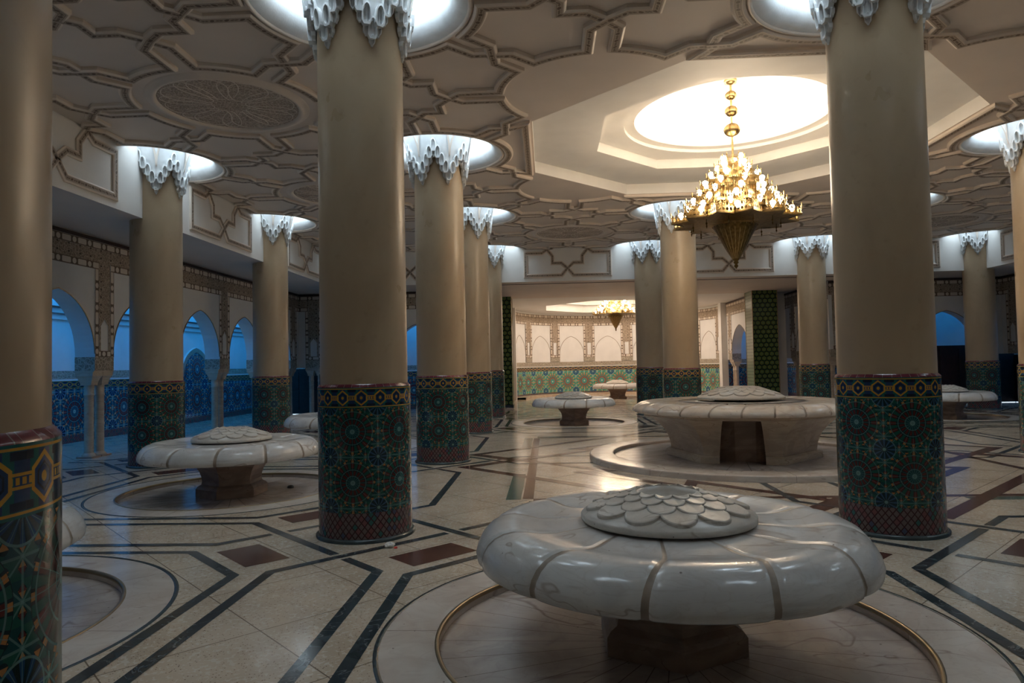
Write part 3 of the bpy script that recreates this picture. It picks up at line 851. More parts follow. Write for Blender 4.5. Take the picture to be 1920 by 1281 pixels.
# ------------------------------------------------------------------ rooms behind the arcades
def dado_wall(name, F, u0, u1, zt=4.0, tile='zellij_blue', seg=1, mat='white_plaster', arches=()):
    mb = MB()
    for i in range(seg):
        a, b = u0 + (u1 - u0) * i / seg, u0 + (u1 - u0) * (i + 1) / seg
        def q(za, zb, m, d=0, mode='m'):
            uv = [(a, za), (b, za), (b, zb), (a, zb)] if mode == 'm' else [(a, 0), (b, 0), (b, 1), (a, 1)]
            mb.face([F(a, d, za), F(b, d, za), F(b, d, zb), F(a, d, zb)], m, uv)
        q(0, zt, mat)
        q(.0, .18, 'diamond_tile', .03)
        q(.18, 1.27, tile, .025)
        q(1.27, 1.45, 'zellij_border_wide', .03, 'n')
        mb.face([F(a, 0, 1.45), F(b, 0, 1.45), F(b, .03, 1.45), F(a, .03, 1.45)], mat)
        q(1.50, 1.68, 'inscription', .012)
    for c in arches:      # blind zellij arch rising above the dado
        hw = .75; N = 12
        pts = [(c + hw * sin(k / N * pi / 2), 1.45 + (arch_z(hw * sin(k / N * pi / 2), hw, 0, .75))) for k in range(-N, N + 1)]
        for p, q2 in zip(pts, pts[1:]): mb.face([F(p[0], .035, 1.27), F(q2[0], .035, 1.27), F(q2[0], .035, q2[1]), F(p[0], .035, p[1])], tile, [(p[0], 1.27), (q2[0], 1.27), (q2[0], q2[1]), (p[0], p[1])])
        sweep(mb, pts, [(.0, .0, 'inscription'), (.01, .05, 'inscription'), (.15, .05, mat), (.16, .0, mat)], lambda u, z, h: F(u, h, z))
    return struct(mb.build(name, weld=False))
RX = -9.35
dado_wall('wall_left', lambda u, d, z: (RX + d, u, z), -9, 21, arches=(4.65, 14.65))
dado_wall('wall_right', lambda u, d, z: (19.35 - d, u, z), -9, 21, arches=(12.4,))
dado_wall('wall_back', lambda u, d, z: (u, 19.6 - d, z), -9.3, -1.2)
dado_wall('wall_back_right', lambda u, d, z: (u, 19.6 - d, z), 11.2, 19.3)
dado_wall('wall_front', lambda u, d, z: (u, -8.95 + d, z), -9.3, 19.3, tile='zellij_dado')
# end walls beside the pillars
def slab(name, a, b, m='white_plaster'):
    e = MB(); e.box(a, b, m); struct(e.build(name))
slab('wall_end_left', (-1.2, 20.95, 0), (-.30, 21.0, ZF)); slab('wall_end_right', (10.45, 20.95, 0), (11.2, 21.0, ZF))
slab('wall_lobby_left', (-2.4, 21.0, 0), (-2.3, 25.2, ZF)); slab('wall_lobby_outer', (12.3, 21.0, 0), (12.4, 25.2, ZF))
slab('wall_lobby_left_back', (-2.3, 25.2, 0), (-.3, 25.3, ZF)); slab('wall_lobby_right_back', (10.3, 25.2, 0), (12.3, 25.3, ZF))
slab('ceiling', (-2.4, 21, ZF), (-.2, 25.3, ZF + .05)); slab('ceiling', (10.2, 21, ZF), (12.4, 25.3, ZF + .05))
dado_wall('wall_lobby_right', lambda u, d, z: (12.28 - d, u, z), 21, 25.2)
dado_wall('wall_lobby_back', lambda u, d, z: (u, 25.18 - d, z), 9.9, 12.28)
# cornice lines under the blue ceilings
cn = MB()
for s_, x in ((1, RX), (-1, 19.35)):
    for z, w in ((2.86, .06), (3.0, .14), (3.14, .24)):
        cn.box((min(x, x + s_ * w), -9, z), (max(x, x + s_ * w), 19.6, z + .10), 'white_plaster')
struct(cn.build('trim_1', weld=False))

# dark wooden doors behind the back arcades
def door(name, F, u0, u1, h):
    mb = MB()
    def bx(a, b, z0, z1, d0, d1, m='dark_wood'):
        P = [F(x, d, z) for z in (z0, z1) for d in (d0, d1) for x in (a, b)]
        for q in ((0, 1, 3, 2), (4, 6, 7, 5), (0, 4, 5, 1), (2, 3, 7, 6), (0, 2, 6, 4), (1, 5, 7, 3)): mb.face([P[i] for i in q], m)
    bx(u0, u1, .03, h, 0, .05)
    n = max(2, int((u1 - u0) / .55))
    for k in range(n):
        a = u0 + (u1 - u0) * k / n + .05; b = u0 + (u1 - u0) * (k + 1) / n - .05
        for z0, z1 in ((.15, .8), (.9, h - .12)): bx(a, b, z0, z1, .05, .075)
    bx(u0, u1, .0, .012, .0, .02, 'slit_glow')
    struct(mb.build(name, weld=False))
door('door_1', lambda u, d, z: (u, 17.75 - d, z), -7.7, -3.95, 1.62)
door('door_2', lambda u, d, z: (u, 17.75 - d, z), 13.3, 17.7, 1.98)
door('door_3', lambda u, d, z: (17.75 - d, u, z), 15.5, 17.74, 1.62)

# ------------------------------------------------------------------ apse
AR = 4.76; ACy = 25.2
def FA(u, d, z):
    a = u / AR; r = AR - d
    return (5 - r * cos(a), ACy + r * sin(a), z)
LA = pi * AR
pil = [AR * (pi / 2 + R(q)) for q in (-84, -60, -36, -12, 12, 36, 60, 84)]
def apse():
    mb = MB(); n = 96
    def run(za, zb, m, d=0, norm=False):
        for i in range(n):
            a, b = LA * i / n, LA * (i + 1) / n
            mb.face([FA(a, d, za), FA(b, d, za), FA(b, d, zb), FA(a, d, zb)], m, [(a, 0), (b, 0), (b, 1), (a, 1)] if norm else [(a, za), (b, za), (b, zb), (a, zb)])
    run(0, ZF, 'white_plaster'); run(0, .16, 'diamond_tile', .03); run(.16, 1.27, 'zellij_dado', .03); run(1.27, 1.47, 'zellij_border_wide', .03, True); run(1.52, 1.72, 'inscription', .015)
    run(3.99, 4.13, 'cartouche', .02, True); run(3.74, 3.99, 'carved_stucco', .015); run(3.60, 3.74, 'cartouche', .02, True)
    for p in pil:
        for a, b, za, zb, m, v in ((-.3, -.19, 1.95, 3.6, 'cartouche', 1), (.19, .3, 1.95, 3.6, 'cartouche', 1), (-.19, .19, 2.72, 3.74, 'carved_stucco', 0), (-.19, .19, 1.95, 2.08, 'cartouche', 0), (-.3, .3, 1.74, 1.95, 'inscription', 0), (-.17, -.1, 2.08, 2.72, 'carved_stucco', 0), (.1, .17, 2.08, 2.72, 'carved_stucco', 0)):
            a += p; b += p
            uv = [(za, 0), (za, 1), (zb, 1), (zb, 0)] if v else ([(a, 0), (b, 0), (b, 1), (a, 1)] if m == 'cartouche' else [(a, za), (b, za), (b, zb), (a, zb)])
            mb.face([FA(a, .024, za), FA(b, .024, za), FA(b, .024, zb), FA(a, .024, zb)], m, uv)
    for a, b in zip(pil, pil[1:]):
        c = (a + b) / 2; hw = (b - a) / 2 - .3; N = 12
        pts = [(c - hw, 1.75)] + [(c + hw * sin(k / N * pi / 2), arch_z(hw * sin(k / N * pi / 2), hw, 2.1, 3.05)) for k in range(-N, N + 1)] + [(c + hw, 1.75)]
        sweep(mb, pts, [(-.010, .002, 'carved_stucco'), (-.008, .012, 'carved_stucco'), (.008, .012, 'carved_stucco'), (.010, .002, 'carved_stucco')], lambda u, z, h: FA(u, h, z))
    # stone kerb along the foot
    for i in range(n):
        a, b = LA * i / n, LA * (i + 1) / n
        for (d0, z0), (d1, z1) in (((0.03, .1), (.55, .1)), ((.55, .1), (.55, 0))):
            mb.face([FA(a, d0, z0), FA(b, d0, z0), FA(b, d1, z1), FA(a, d1, z1)], 'warm_marble')
    struct(mb.build('wall_apse', weld=False))
    for x in (.24, 9.76):     # white jambs between side arches and curved wall
        j = MB(); j.box((x - .14, 24.7, 0), (x + .14, 25.2, ZF), 'white_plaster'); struct(j.build('trim_2', weld=False))
apse()

# green tiled square pillars
def pillar(x, label):
    t = empty('tiled_pillar', (x, 20.0, 0), label, 'pillar', 'green tiled pillars at the apse')
    a = MB(); h = .46; c = .07
    P = [(-h, -h), (h, -h), (h, h), (-h, h)]; u = 0
    for k in range(4):
        p, q = P[k], P[(k + 1) % 4]; m = 'green_star_tile' if k in (0, 2) else 'lit_side_tile'
        a.face([(*p, .1), (*q, .1), (*q, ZF), (*p, ZF)], m, [(0, 0), (.92, 0), (.92, 4.1), (0, 4.1)])
    a.build('tiled_shaft', t)
    b = MB(); b.box((-.49, -.49, 0), (.49, .49, .1), 'slate_edge'); b.build('plinth', t)
    c = MB()
    for p in P: c.box((p[0] - .012, p[1] - .012, .1), (p[0] + .012, p[1] + .012, ZF), 'brass_edge')
    c.build('corner_edge', t, weld=False)
    return t
pillar(0., 'dark green star-tiled square pillar left of the apse opening, partly behind the left row')
pillar(9.97, 'green star-tiled square pillar right of the apse, one side paler and lit')

# ------------------------------------------------------------------ COLUMNS
def make_column():
    t = empty('column', (0, 0, 0), 'x', 'column', 'round hall columns')
    r, rt = .420, .446; US = 2.802 / (2 * pi)
    a = MB(); a.lathe([(r, 1.44), (r - .002, 3.0), (r - .006, 5.95)], 'polished_stucco', 96); a.build('shaft', t)
    b = MB()
    P = []; prof = [.035, .275, 1.235, 1.425]
    def ring(z0, z1, m, v0, v1):
        n = 96; PP = [[(rt * cos(2 * pi * i / n), rt * sin(2 * pi * i / n), z) for z in (z0, z1)] for i in range(n)]
        b.grid(PP, m, lambda i, j: (2.802 * i / n, (v0, v1)[j]), True, True)
    ring(.035, .275, 'diamond_tile', .035, .275)
    ring(.275, 1.235, 'zellij_column', -.045, -.045 + .96)
    ring(1.235, 1.425, 'zellij_border', 0, 1)
    b.build('tiled_base', t)
    d = MB(); d.lathe([(rt, 1.425), (rt - .002, 1.432), (r + .001, 1.455)], 'maroon_tile', 96, uscale=US); d.build('maroon_cap', t)
    p = MB(); p.lathe([(.475, 0), (.475, .022), (.455, .037), (rt - .01, .037)], 'slate_edge', 64); p.build('plinth', t)
    # muqarnas head
    m = MB(); mt = 'stucco_white'
    def rz(z): return .430 + max(0, z - 4.72) * .17 + max(0, z - 5.3) * .10
    tips = [R(-90 + 30 + 60 * k) for k in range(6)]
    n = 144; rows = 8; PP = []
    for i in range(n):
        th = 2 * pi * i / n; dd = min(abs((th - q + pi) % (2 * pi) - pi) for q in tips)
        zl = 4.80 + dd / R(30) * .46
        PP.append([((.421 if j == 0 else rz(zl + (5.94 - zl) * j / rows)) * cos(th), (.421 if j == 0 else rz(zl + (5.94 - zl) * j / rows)) * sin(th), zl + (5.94 - zl) * max(0, j) / rows) for j in range(rows + 1)])
    m.grid(PP, mt, None, True, True)
    OUT0 = [(0, 1.0), (-.30, .86), (-.5, .62), (-.46, .30), (-.20, .12), (-.13, 0), (.13, 0), (.20, .12), (.46, .30), (.5, .62), (.30, .86)]
    BLK = [(0, 1.0), (-.26, .92), (-.46, .74), (-.5, .56), (-.5, .16), (-.30, 0), (.30, 0), (.5, .16), (.5, .56), (.46, .74), (.26, .92)]
    def cellm(th, z, w=.078, h=.19, p=.055, r0=None, out=None):
        OUT = out or OUT0
        r0 = r0 or .424; cc, ss = cos(th), sin(th)
        def P(x, y, d): rr = r0 + d; return (rr * cc - x * ss, rr * ss + x * cc, z + y)
        k = len(OUT); fr = []; inn = []; back = []; wall = []
        for (x, y) in OUT:
            d = p * ((.35 + .65 * y) if out is None else (.72 + .28 * y))
            wall.append(P(x * w, y * h, -.02)); fr.append(P(x * w, y * h, d))
            ix, iy = x * w * .72, (.5 + (y - .5) * .80) * h; inn.append(P(ix, iy, d + .002)); back.append(P(ix * .72, iy * .96 - .01 * h, max(.004, d - (.042 if out is None else .06))))
        for i in range(k):
            j = (i + 1) % k
            m.face([wall[i], wall[j], fr[j], fr[i]], mt); m.face([fr[i], fr[j], inn[j], inn[i]], mt); m.face([inn[i], inn[j], back[j], back[i]], mt)
        m.face(back, mt)
        m.face([P(-.05 * w, .12 * h, p * .35), P(.05 * w, .12 * h, p * .35), P(.03 * w, .8 * h, p * .55), P(-.03 * w, .8 * h, p * .55)], mt)
    for q in tips:
        for k in range(5):
            for s in ((1, -1) if k else (1,)):
                if k == 4 and s == -1: continue
                th = q + s * k * R(7.5); z = 4.70 + k * .115
                cellm(th, z, w=.092, h=.215, r0=.424 + .020 * k, p=.052 + (.020 if k % 2 else 0), out=BLK)
                if 0 < k: cellm(th, z - .085, w=.062, h=.12, p=.034, r0=.42 + .014 * k)
        cellm(q, 4.635, w=.06, h=.12, p=.032, r0=.418)
    # arched ribs above
    for q in tips:
        for s in (1, -1):
            pts = []
            for i in range(15):
                f = i / 14; pts.append((q + s * R(30) * (f ** 1.6), 5.10 + .72 * f ** .75))
            for (t1, z1), (t2, z2) in zip(pts, pts[1:]):
                dz = .022
                def P(tt, zz, d): rr = rz(zz) + d; return (rr * cos(tt), rr * sin(tt), zz)
                dt = s * .03
                m.face([P(t1 - dt, z1, .010), P(t1 + dt, z1, .010), P(t2 + dt, z2, .010), P(t2 - dt, z2, .010)], 'moulding_plaster')
                m.face([P(t1 - dt, z1, 0), P(t1 - dt, z1, .010), P(t2 - dt, z2, .010), P(t2 - dt, z2, 0)], mt)
    m.build('muqarnas_capital', t, weld=False)
    return t
cols = {
 (0, 0): 'big cream column with green mosaic base, left of centre, front one of its row',
 (1, 0): 'big cream column at right with mosaic base, just behind the front fountain',
 (0, 1): 'cream column second in the row behind the big left-centre column',
 (0, 2): 'cream column third in the left-centre row, partly hidden by the second',
 (0, 3): 'narrow cream column last in the left-centre row, beside the dark green pillar',
 (-1, 1): 'cream column under the left upper wall, behind the left fountain',
 (-1, 2): 'cream column under the left upper wall, second one, farther back',
 (1, 2): 'warm-lit cream column left of and behind the hanging chandelier',
 (1, 3): 'cream column of the back row, half hidden left of the warm-lit one behind the large fountain',
 (2, 3): 'cream back row column between green pillar and big right column',
 (3, 3): 'cream corner column at far right under the upper wall corner',
 (2, 1): 'cream column cut off by the right edge of the picture',
 (0, -1): 'closest column at the left picture edge, its mosaic base filling the lower left corner',
 (2, 2): 'cream column standing hidden behind the big right column',
 (-1, 3): 'cream corner column hidden behind the big left-centre column'}
c = make_column(); f1 = True
for (i, j), lb in cols.items():
    if f1: c.location = (i * 5, j * 5, 0); c['label'] = lb; f1 = False
    else: dup(c, (i * 5, j * 5, 0), lb)
for i in range(-1, 4):
    for j in range(-1, 4):
        if (i, j) in cols or (i, j) == (1, 1) or (i, j) == (1, -1) and False: continue
        r = offstage('column', (i * 5, j * 5, 0))
        for ch in c.children:
            q = ch.copy(); C.objects.link(q); q.parent = r

# ------------------------------------------------------------------ FOUNTAINS
def superlobe(th, n, amp):      # gentle petal bulge
    return 1 + amp * (abs(cos(n * th / 2)) ** .6 - .6)

def bowl_mesh(R0, zs, n, mat, disc_r, dz=0.):
    """petalled marble bowl; n petals with grooves between them"""
    mb = MB(); per = 32; gth = .06 if n < 20 else .035; N = n * per
    prof = [(.30, .655), (disc_r * .97, .655), (.66, .648), (.76, .640), (.86, .645), (.95, .660), (1.03, .665), (1.10, .652), (1.155, .625), (1.195, .590), (1.222, .545), (1.235, .500), (1.228, .462), (1.20, .446), (1.13, .442), (.9, .442), (.45, .43)]
    P = []
    for i in range(N):
        f = (i % per) / per
        q = i // per; warp = .0
        th = 2 * pi * i / N
        g = min(f, 1 - f) * 2          # 0 at the groove
        groove = 1 - min(1, g / .095); groove = groove * groove * (3 - 2 * groove); bead = 1 if g < .012 else 0
        lob = 1 - (1 - g) ** 3
        row = []
        for k, (r, z) in enumerate(prof):
            t = max(0, min(1, (r - .5) / .7)) if k < 13 else 1
            gr = groove * (1 - .75 * bead)
            rr = r * (1 + (.012 * lob - .012) * (t ** 2) - .026 * gr * (1 if 7 <= k <= 14 else .0))
            zz = z - (.022 * gr if 1 < k < 11 else 0) + .006 * lob * t * (1 if k < 9 else 0)
            th2 = th + .075 * sin(max(0, min(1, (r - .45) / .78)) * pi) * (1 if k < 11 else 0)
            sc = R0 / 1.235
            row.append((rr * sc * cos(th2), rr * sc * sin(th2), (zz - .66) * zs + .66 + dz))
        P.append(row)
    mb.grid(P, lambda i, j: 'groove_stone' if (min((i + .5) % per, per - (i + .5) % per) / per * 2 < gth and 1 <= j <= 13) else mat, None, True, True)
    return mb

def cap_mesh(rd, z0, zt, hole, mat, rows=5, cnt=12):
    mb = MB()
    mb.lathe([(rd * .9, z0 - .03), (rd, z0 - .025), (rd, z0), (rd * .985, z0 + .01)] + [(rd + (hole - rd) * k / 8, z0 + .012 + (zt - z0 - .012) * (k / 8) ** 1.0) for k in range(1, 9)], mat, 72)
    mb.lathe([(hole, zt), (hole * .93, zt + .004), (hole * .86, zt - .02), (hole * .7, zt - .07), (hole * .4, zt - .10), (.001, zt - .11)], mat, 48)
    # overlapping fish scales
    slope = (zt - z0 - .012) / (rd - hole)
    rr = rd * .76; k = 0
    while rr > hole * 1.04 and k < 7:
        wd = 2 * pi * rr / cnt; ln = wd * .46; step = max(.030, wd * .36)
        for i in range(cnt):
            a0 = 2 * pi * (i + .5 * (k % 2)) / cnt
            K = 12
            def Q(x, y, h):           # x sideways, y towards the middle
                r_ = rr - y; aa = a0 + x / max(r_, .05); return (r_ * cos(aa), r_ * sin(aa), z0 + .012 + (rd - r_) * slope + h)
            edge = [(wd * .5 * cos(pi + pi * q / K), ln * sin(pi + pi * q / K)) for q in range(K + 1)]
            low = [Q(x, y, .0) for x, y in edge]; up = [Q(x, y, .015) for x, y in edge]; inn = [Q(x * .90, y * .90, .019) for x, y in edge]
            yb = min(step * 1.3, rr - hole * 1.02); bk = [Q(wd * .5, yb, .003), Q(0, yb, .004), Q(-wd * .5, yb, .003)]
            for q in range(K):
                mb.face([low[q], low[q + 1], up[q + 1], up[q]], mat); mb.face([up[q], up[q + 1], inn[q + 1], inn[q]], mat, smooth=True)
            mb.face(inn + bk, mat)
        rr -= step * (1.15 if k else 1.05); k += 1
    return mb

def small_fountain(loc, label):
    t = empty('fountain', loc, label, 'fountain', 'petalled marble washing fountains')
    b = bowl_mesh(1.15, 1.0, 12, 'bowl_marble', .48); o = b.build('bowl', t); o.rotation_euler = (0, 0, R(15)); 
    cap_mesh(.515, .695, .825, .185, 'cap_marble').build('scaled_cap', t)
    p = MB(); prof = [(.455, -.06), (.455, .045), (.43, .075), (.385, .10), (.375, .14), (.385, .20), (.41, .27), (.45, .33), (.50, .38), (.54, .42), (.54, .45)]
    def hexr(pf): return [[(r * cos(R(-90 + 60 * k)), r * sin(R(-90 + 60 * k)), z) for r, z in pf] for k in range(6)]
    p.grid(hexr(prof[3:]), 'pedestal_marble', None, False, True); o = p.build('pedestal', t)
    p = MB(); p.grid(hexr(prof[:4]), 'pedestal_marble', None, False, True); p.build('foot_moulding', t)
    r_ = MB(); r_.lathe([(1.72, .0), (1.41, .0010), (1.395, .0015), (1.385, .001), (1.381, -.004), (1.38, -.012), (1.38, -.06)], 'rim_marble', 96)
    r_.build('basin_rim', t)
    q = MB(); q.lathe([(1.745, .001), (1.745, .0022), (1.715, .0022), (1.715, .001)], 'slate_edge', 96); q.build('dark_outline', t)
    f = MB(); f.lathe([(1.385, -.058), (.9, -.062), (.3, -.062)], 'basin_marble', 96); f.build('basin_floor', t)
    e_ = MB(); e_.lathe([(1.40, .002), (1.40, .007), (1.388, .009), (1.376, .006), (1.376, -.02)], 'brass_edge', 96); e_.build('basin_edge', t)
    return t
f0 = small_fountain((2.5, -2.5, 0), 'large petalled marble fountain in the foreground with fish-scale cap and dark hexagonal foot')
for (x, y), lb in {(-2.5, -2.5): 'marble fountain at far left, mostly hidden behind the closest column, only its rim tip showing',
                   (-2.5, 2.5): 'petalled marble fountain at left, between the left edge column and the big left-centre column',
                   (-2.5, 7.5): 'marble fountain seen as a sliver of bowl just left of the big left-centre column',
                   (2.5, 12.5): 'bluish grey marble fountain in the middle distance before the apse',
                   (12.5, 12.5): 'shadowed marble fountain at right behind the big right column',
                   (5, 25.4): 'warmly lit marble fountain inside the bright apse'}.items():
    dup(f0, (x, y, 0), lb)

def big_fountain():
    t = empty('fountain', (5, 5, 0), 'largest marble fountain on arched stone legs under the hanging chandelier', 'fountain')
    b = bowl_mesh(1.78, .80, 24, 'big_bowl_marble', .72, .285)
    b.build('bowl', t)
    cap_mesh(.70, 1.005, 1.17, .25, 'cap_marble', 4, 14).build('scaled_cap', t)
    s = MB(); s.lathe([(1.60, .785), (1.645, .78), (1.645, .73), (1.60, .715), (1.2, .71)], 'leg_marble', 8, R(7.5), 2 * pi + R(7.5), smooth=False); s.build('rim_slab', t)
    # six-sided flared body, every other side opened by an arch
    body = MB()
    def pr(z): f = max(0, min(1, (z - .08) / .64)); return (1.15 + .42 * f ** 2.6) * cos(pi / 6)
    def P(face, u, z, ins=0.):      # u in -1..1 across the face
        a = face * pi / 3 - pi / 2 - R(15); h = pr(z) - ins; w = pr(z) * math.tan(pi / 6)
        return (h * cos(a) - u * w * sin(a), h * sin(a) + u * w * cos(a), z)
    def top(u):
        u = abs(u); return .72 if u <= .34 else .08 + .64 * max(0, min(1, (.58 - u) / .24)) ** .55
    for face in range(6):
        if face % 2: us = [-1 + k / 4 for k in range(9)]; lo = lambda u: .08
        else:
            hh = [.34 + .24 * (k / 8) ** .8 for k in range(9)]; us = [-1, -.8] + [-q for q in hh[::-1]] + [-.2, 0, .2] + hh + [.8, 1]
            lo = lambda u: top(u) if abs(u) < .5801 else .08
        for u1, u2 in zip(us, us[1:]):
            m_ = (u1 + u2) / 2
            za, zb = (lo(u1), lo(u2)) if not (face % 2 == 0 and abs(m_) > .58) else (.08, .08)
            if za > .719 and zb > .719: continue
            for k in range(12):
                g = lambda z, q: z + (.72 - z) * q / 12
                body.face([P(face, u1, g(za, k)), P(face, u2, g(zb, k)), P(face, u2, g(zb, k + 1)), P(face, u1, g(za, k + 1))], 'leg_marble')
            if face % 2 == 0 and abs(m_) < .58: body.face([P(face, u1, za), P(face, u2, zb), P(face, u2 * 1.04, zb, .30), P(face, u1 * 1.04, za, .30)], 'leg_marble')
    body.build('arched_body', t, weld=False)
    for face in (1, 3, 5):
        ft = MB(); pl_ = [P(face - 1, .58, .08), P(face, -1, .08), P(face, 1, .08), P((face + 1) % 6, -.58, .08)]
        sweep(ft, [(p[0], p[1]) for p in pl_], [(.03, .13, 'leg_marble'), (-.03, .125, 'leg_marble'), (-.07, .10, 'leg_marble'), (-.075, .05, 'leg_marble'), (-.075, .0, 'leg_marble')], lambda x, y, h: (x, y, h + .02))
        ft.build('foot_moulding', t, weld=False)
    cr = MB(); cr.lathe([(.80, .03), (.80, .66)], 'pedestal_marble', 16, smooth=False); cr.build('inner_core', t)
    st = MB(); st.lathe([(2.52, 0), (2.52, .07), (2.517, .082), (2.505, .09), (2.49, .0915), (2.14, .0915), (2.122, .09), (2.11, .08), (2.108, .065), (2.108, .035)], 'rim_marble', 96); st.build('step_ring', t)
    fl = MB(); fl.lathe([(2.1, .035), (1.0, .032), (.5, .032)], 'basin_marble', 96); fl.build('basin_floor', t)
big_fountain()

# ------------------------------------------------------------------ CHANDELIERS
def chandelier(loc, label, nb=9):
    t = empty('chandelier', loc, label, 'chandelier', 'tiered brass chandeliers')
    tiers = [(1.06, 3.93), (.92, 4.04), (.80, 4.18), (.68, 4.32), (.56, 4.47), (.44, 4.62), (.31, 4.77), (.19, 4.90)]
    K = 12
    def starp(r, k, ph=0): rr = r if k % 2 == 0 else r * (.78 if r > .75 else .84); a = pi * k / K + ph; return (rr * cos(a), rr * sin(a))
    for ti, (r, z) in enumerate(tiers):
        g = MB(); ph = (ti % 2) * pi / K
        hgt = .10
        for k in range(2 * K):
            p, q = Vector(starp(r, k, ph)), Vector(starp(r, k + 1, ph)); nseg = 5
            pi_, qi = p * .80, q * .80
            g.face([(*p, z), (*q, z), (*qi, z + .01), (*pi_, z + .01)], 'brass')
            g.face([(*p, z - .015), (*q, z - .015), (*q, z + .018), (*p, z + .03)], 'brass')
            g.face([(*p, z + hgt - .012), (*q, z + hgt - .012), (*q, z + hgt), (*p, z + hgt)], 'brass')
            for s in range(nseg):          # pierced gallery: lattice bars and a spire on each
                a = p.lerp(q, s / nseg); b = p.lerp(q, (s + 1) / nseg); m_ = (a + b) / 2
                for e1, e2 in ((a, b), (b, a)):
                    d = (e2 - e1) * .22
                    g.face([(*(e1), z), (*(e1 + d), z), (*(e2), z + hgt), (*(e2 - d), z + hgt)], 'brass')
                w = (b - a) * .22
                g.face([(*(m_ - w), z + hgt), (*(m_ + w), z + hgt), (*(m_ + w), z + hgt + .022), (*m_, z + hgt + .045), (*(m_ - w), z + hgt + .022)], 'brass')
        for k in range(0, 2 * K, 2):       # taller finials on the star points
            p = starp(r, k, ph)
            g.lathe([(.012, z + hgt), (.006, z + hgt + .03), (.014, z + hgt + .05), (.001, z + hgt + .09)], 'brass', 6, cx=p[0], cy=p[1])
        # riser to the tier above
        if ti + 1 < len(tiers):
            r2 = tiers[ti + 1][0] * .80
            g.lathe([(r * .80, z + .01), (r2, tiers[ti + 1][1] + .01)], 'dark_brass', 24, smooth=False)
        g.build('tier', t, weld=False)
    u = MB(); u.lathe([(.84, 3.915), (.6, 3.90), (.42, 3.88), (.37, 3.86)], 'dark_brass', 24, smooth=False)
    for k in range(24):
        p, q = starp(1.07, k), starp(1.07, k + 1)
        u.face([(*p, 3.925), (*q, 3.925), (q[0] * .78, q[1] * .78, 3.905), (p[0] * .78, p[1] * .78, 3.905)], 'dark_brass')
    u.build('underside', t, weld=False)
    cn = MB(); cn.lathe([(.36, 3.89), (.355, 3.84), (.26, 3.67), (.15, 3.46), (.06, 3.31), (.03, 3.27), (.045, 3.25), (.02, 3.22), (.035, 3.19), (.001, 3.14)], 'dark_brass', 32)
    for k in range(24):
        a = 2 * pi * k / 24
        for (r1, z1), (r2, z2) in (((.362, 3.86), (.265, 3.67)), ((.265, 3.67), (.155, 3.46)), ((.155, 3.46), (.062, 3.31))):
            w = .006; cn.face([(r1 * cos(a - w / r1), r1 * sin(a - w / r1), z1), (r1 * cos(a + w / r1), r1 * sin(a + w / r1), z1), (r2 * cos(a + w / r2), r2 * sin(a + w / r2), z2), (r2 * cos(a - w / r2), r2 * sin(a - w / r2), z2)], 'brass')
    cn.build('pierced_cone', t, weld=False)
    top = loc[2]
    st = MB(); st.lathe([(.018, 4.9), (.018, 6.34)], 'brass', 12); st.build('stem', t)
    for z, r in ((5.50, .135), (5.82, .108), (6.09, .093)):
        b = MB(); b.lathe([(r * cos(-pi / 2 + pi * k / 12) + .001, z + r * .82 * sin(-pi / 2 + pi * k / 12)) for k in range(13)], 'brass', 24)
        for kk in range(6):
            a = 2 * pi * kk / 6
            pts = [((r + .003) * cos(-pi / 2 + pi * k / 12), z + (r + .003) * .82 * sin(-pi / 2 + pi * k / 12)) for k in range(13)]
            for (r1, z1), (r2, z2) in zip(pts, pts[1:]):
                b.face([(r1 * cos(a - .12), r1 * sin(a - .12), z1), (r1 * cos(a + .12), r1 * sin(a + .12), z1), (r2 * cos(a + .12), r2 * sin(a + .12), z2), (r2 * cos(a - .12), r2 * sin(a - .12), z2)], 'dark_brass')
        b.build('globe', t)
    cp = MB(); cp.lathe([(.02, 6.27), (.10, 6.30), (.11, 6.34), (.09, 6.375)], 'brass', 24); cp.build('canopy', t)
    pd = MB(); pd.lathe([(.004, 3.91), (.004, 3.86), (.018, 3.84), (.006, 3.81), (.014, 3.79), (.001, 3.75)], 'dark_brass', 8)
    p0 = pd.build('pendant', t)
    for k in range(12):
        a = 2 * pi * k / 12 + .13; o = p0
        if k: o = p0.copy(); C.objects.link(o); o.parent = t
        o.location = (.72 * cos(a), .72 * sin(a), 0)
    # bulbs on the tiers, one mesh shared by all
    bm_ = MB(); bm_.lathe([(.016, -.03), (.02, -.012), (.038, .012), (.044, .04), (.034, .068), (.001, .084)], 'bulb_glass', 12)
    b0 = bm_.build('bulb', t); firstb = True
    cnt = 0
    for ti, (r, z) in enumerate(tiers):
        if ti == 0: n = 10; rr = r * .86
        else: n = [12, 11, 10, 9, 8, 7, 5, 3][ti]; rr = r * .87
        for k in range(n):
            a = 2 * pi * (k + .5 * (ti % 2)) / n + .1
            p = (rr * cos(a), rr * sin(a), z + .085)
            if firstb: b0.location = p; firstb = False
            else: o = b0.copy(); C.objects.link(o); o.parent = t; o.location = p
            cnt += 1
    return t
ch = chandelier((5, 5, 0), 'large tiered brass chandelier with lit bulbs hanging under the bright dome')
ch2 = dup(ch, (5, 25.4, -.06), 'smaller-looking lit brass chandelier hanging inside the far apse')

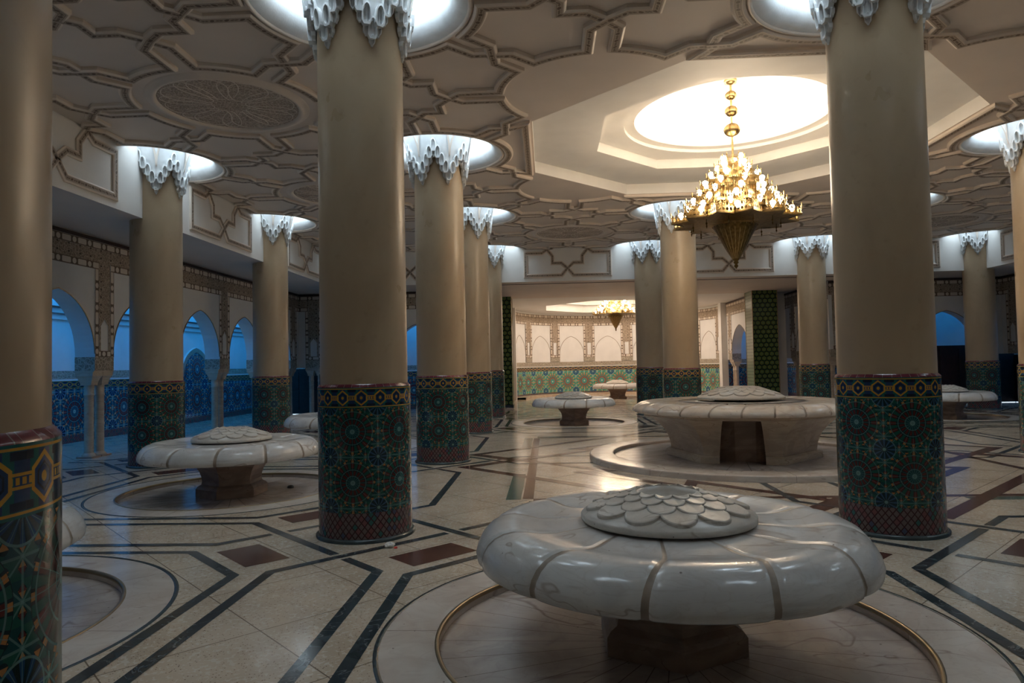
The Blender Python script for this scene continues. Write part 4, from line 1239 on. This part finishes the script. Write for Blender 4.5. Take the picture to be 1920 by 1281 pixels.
# ------------------------------------------------------------------ small things on the floor
def blob(name, loc, r, m, label, cat, sq=.6):
    mb = MB(); bmesh.ops.create_icosphere(mb.bm, subdivisions=3, radius=r); mb.mi(m)
    rr = random.Random(3)
    for v in mb.bm.verts:
        k = 1 + .28 * sin(v.co.x * 95 + 1) * cos(v.co.y * 120) + rr.uniform(-.1, .1); v.co *= k; v.co.z *= sq
    o = mb.build(name, loc=(loc[0], loc[1], loc[2] + r * sq * .8)); tag(o, label, cat); return o
blob('crumpled_tissue', (.36, -.56, 0), .042, 'tissue', 'crumpled white tissue on the floor at the foot of the big left-centre column', 'litter')
blob('bottle_cap', (.42, -.60, 0), .016, 'red_plastic', 'tiny red plastic cap lying beside the white tissue', 'litter', .5)
dr = MB(); dr.lathe([(.045, 0), (.045, .02), (.03, .035), (.001, .04)], 'black_iron', 16); tag(dr.build('floor_drain', loc=(-1.85, 2.9, -.06)), 'small black drain fitting in the basin of the left fountain', 'drain')

# ------------------------------------------------------------------ LIGHTS
def area(name, loc, size, col, power, rot=(0, 0, 0), sy=None):
    l = bpy.data.lights.new(name, 'AREA'); l.energy = power; l.color = col; l.size = size
    if sy: l.shape = 'RECTANGLE'; l.size_y = sy
    o = bpy.data.objects.new(name, l); C.objects.link(o); o.location = loc; o.rotation_euler = rot
    return o
BL = (.02, .34, 1.0)
for y in (2.5, 7.5, 12.5, 17):
    area('left_room_light', (-8.2, y, 4.1), 1.4, BL, 48, sy=4.0)
area('right_room_light', (18.1, 10, 4.1), 1.4, BL, 70, sy=12)
area('back_left_light', (-3.2, 18.7, 4.1), 3.0, BL, 32, sy=1.2)
area('back_right_light', (15, 18.7, 4.1), 6.0, BL, 26, sy=1.2)
area('lobby_light', (11.2, 23.2, 4.1), 1.2, BL, 20, sy=3)

area('apse_light', (5, 25.4, 4.95), 3.0, (1.0, .82, .70), 300)
w = bpy.data.worlds.new('World'); SC.world = w; w.use_nodes = True
w.node_tree.nodes['Background'].inputs[0].default_value = (.5, .6, .8, 1); w.node_tree.nodes['Background'].inputs[1].default_value = .01

# ------------------------------------------------------------------ CAMERA
f, pitch, roll, yaw = 1295.88, .03448, -.0202, -.05048
cam = bpy.data.cameras.new('Camera'); cam.sensor_width = 36; cam.lens = 36 * f / 1920; cam.clip_end = 200
co = bpy.data.objects.new('Camera', cam); C.objects.link(co); SC.camera = co
Fw = Vector((sin(yaw) * cos(pitch), cos(yaw) * cos(pitch), sin(pitch))); Rt = Vector((cos(yaw), -sin(yaw), 0)); U = Rt.cross(Fw)
R2 = Rt * cos(roll) + U * sin(roll); U2 = U * cos(roll) - Rt * sin(roll)
mw = Matrix((R2, U2, -Fw)).transposed().to_4x4(); mw.translation = Vector((1.8009, -6.7242, 1.601)); co.matrix_world = mw

SC.view_settings.view_transform = 'Standard'; SC.view_settings.look = 'None'; SC.view_settings.gamma = 1; SC.view_settings.exposure = 0.0
SC.view_settings.use_curve_mapping = False
SC.cycles.max_bounces = 5; SC.cycles.diffuse_bounces = 4; SC.cycles.glossy_bounces = 2; SC.cycles.use_adaptive_sampling = True; SC.cycles.adaptive_threshold = .05; SC.cycles.sample_clamp_indirect = 6
SC.cycles.use_denoising = True
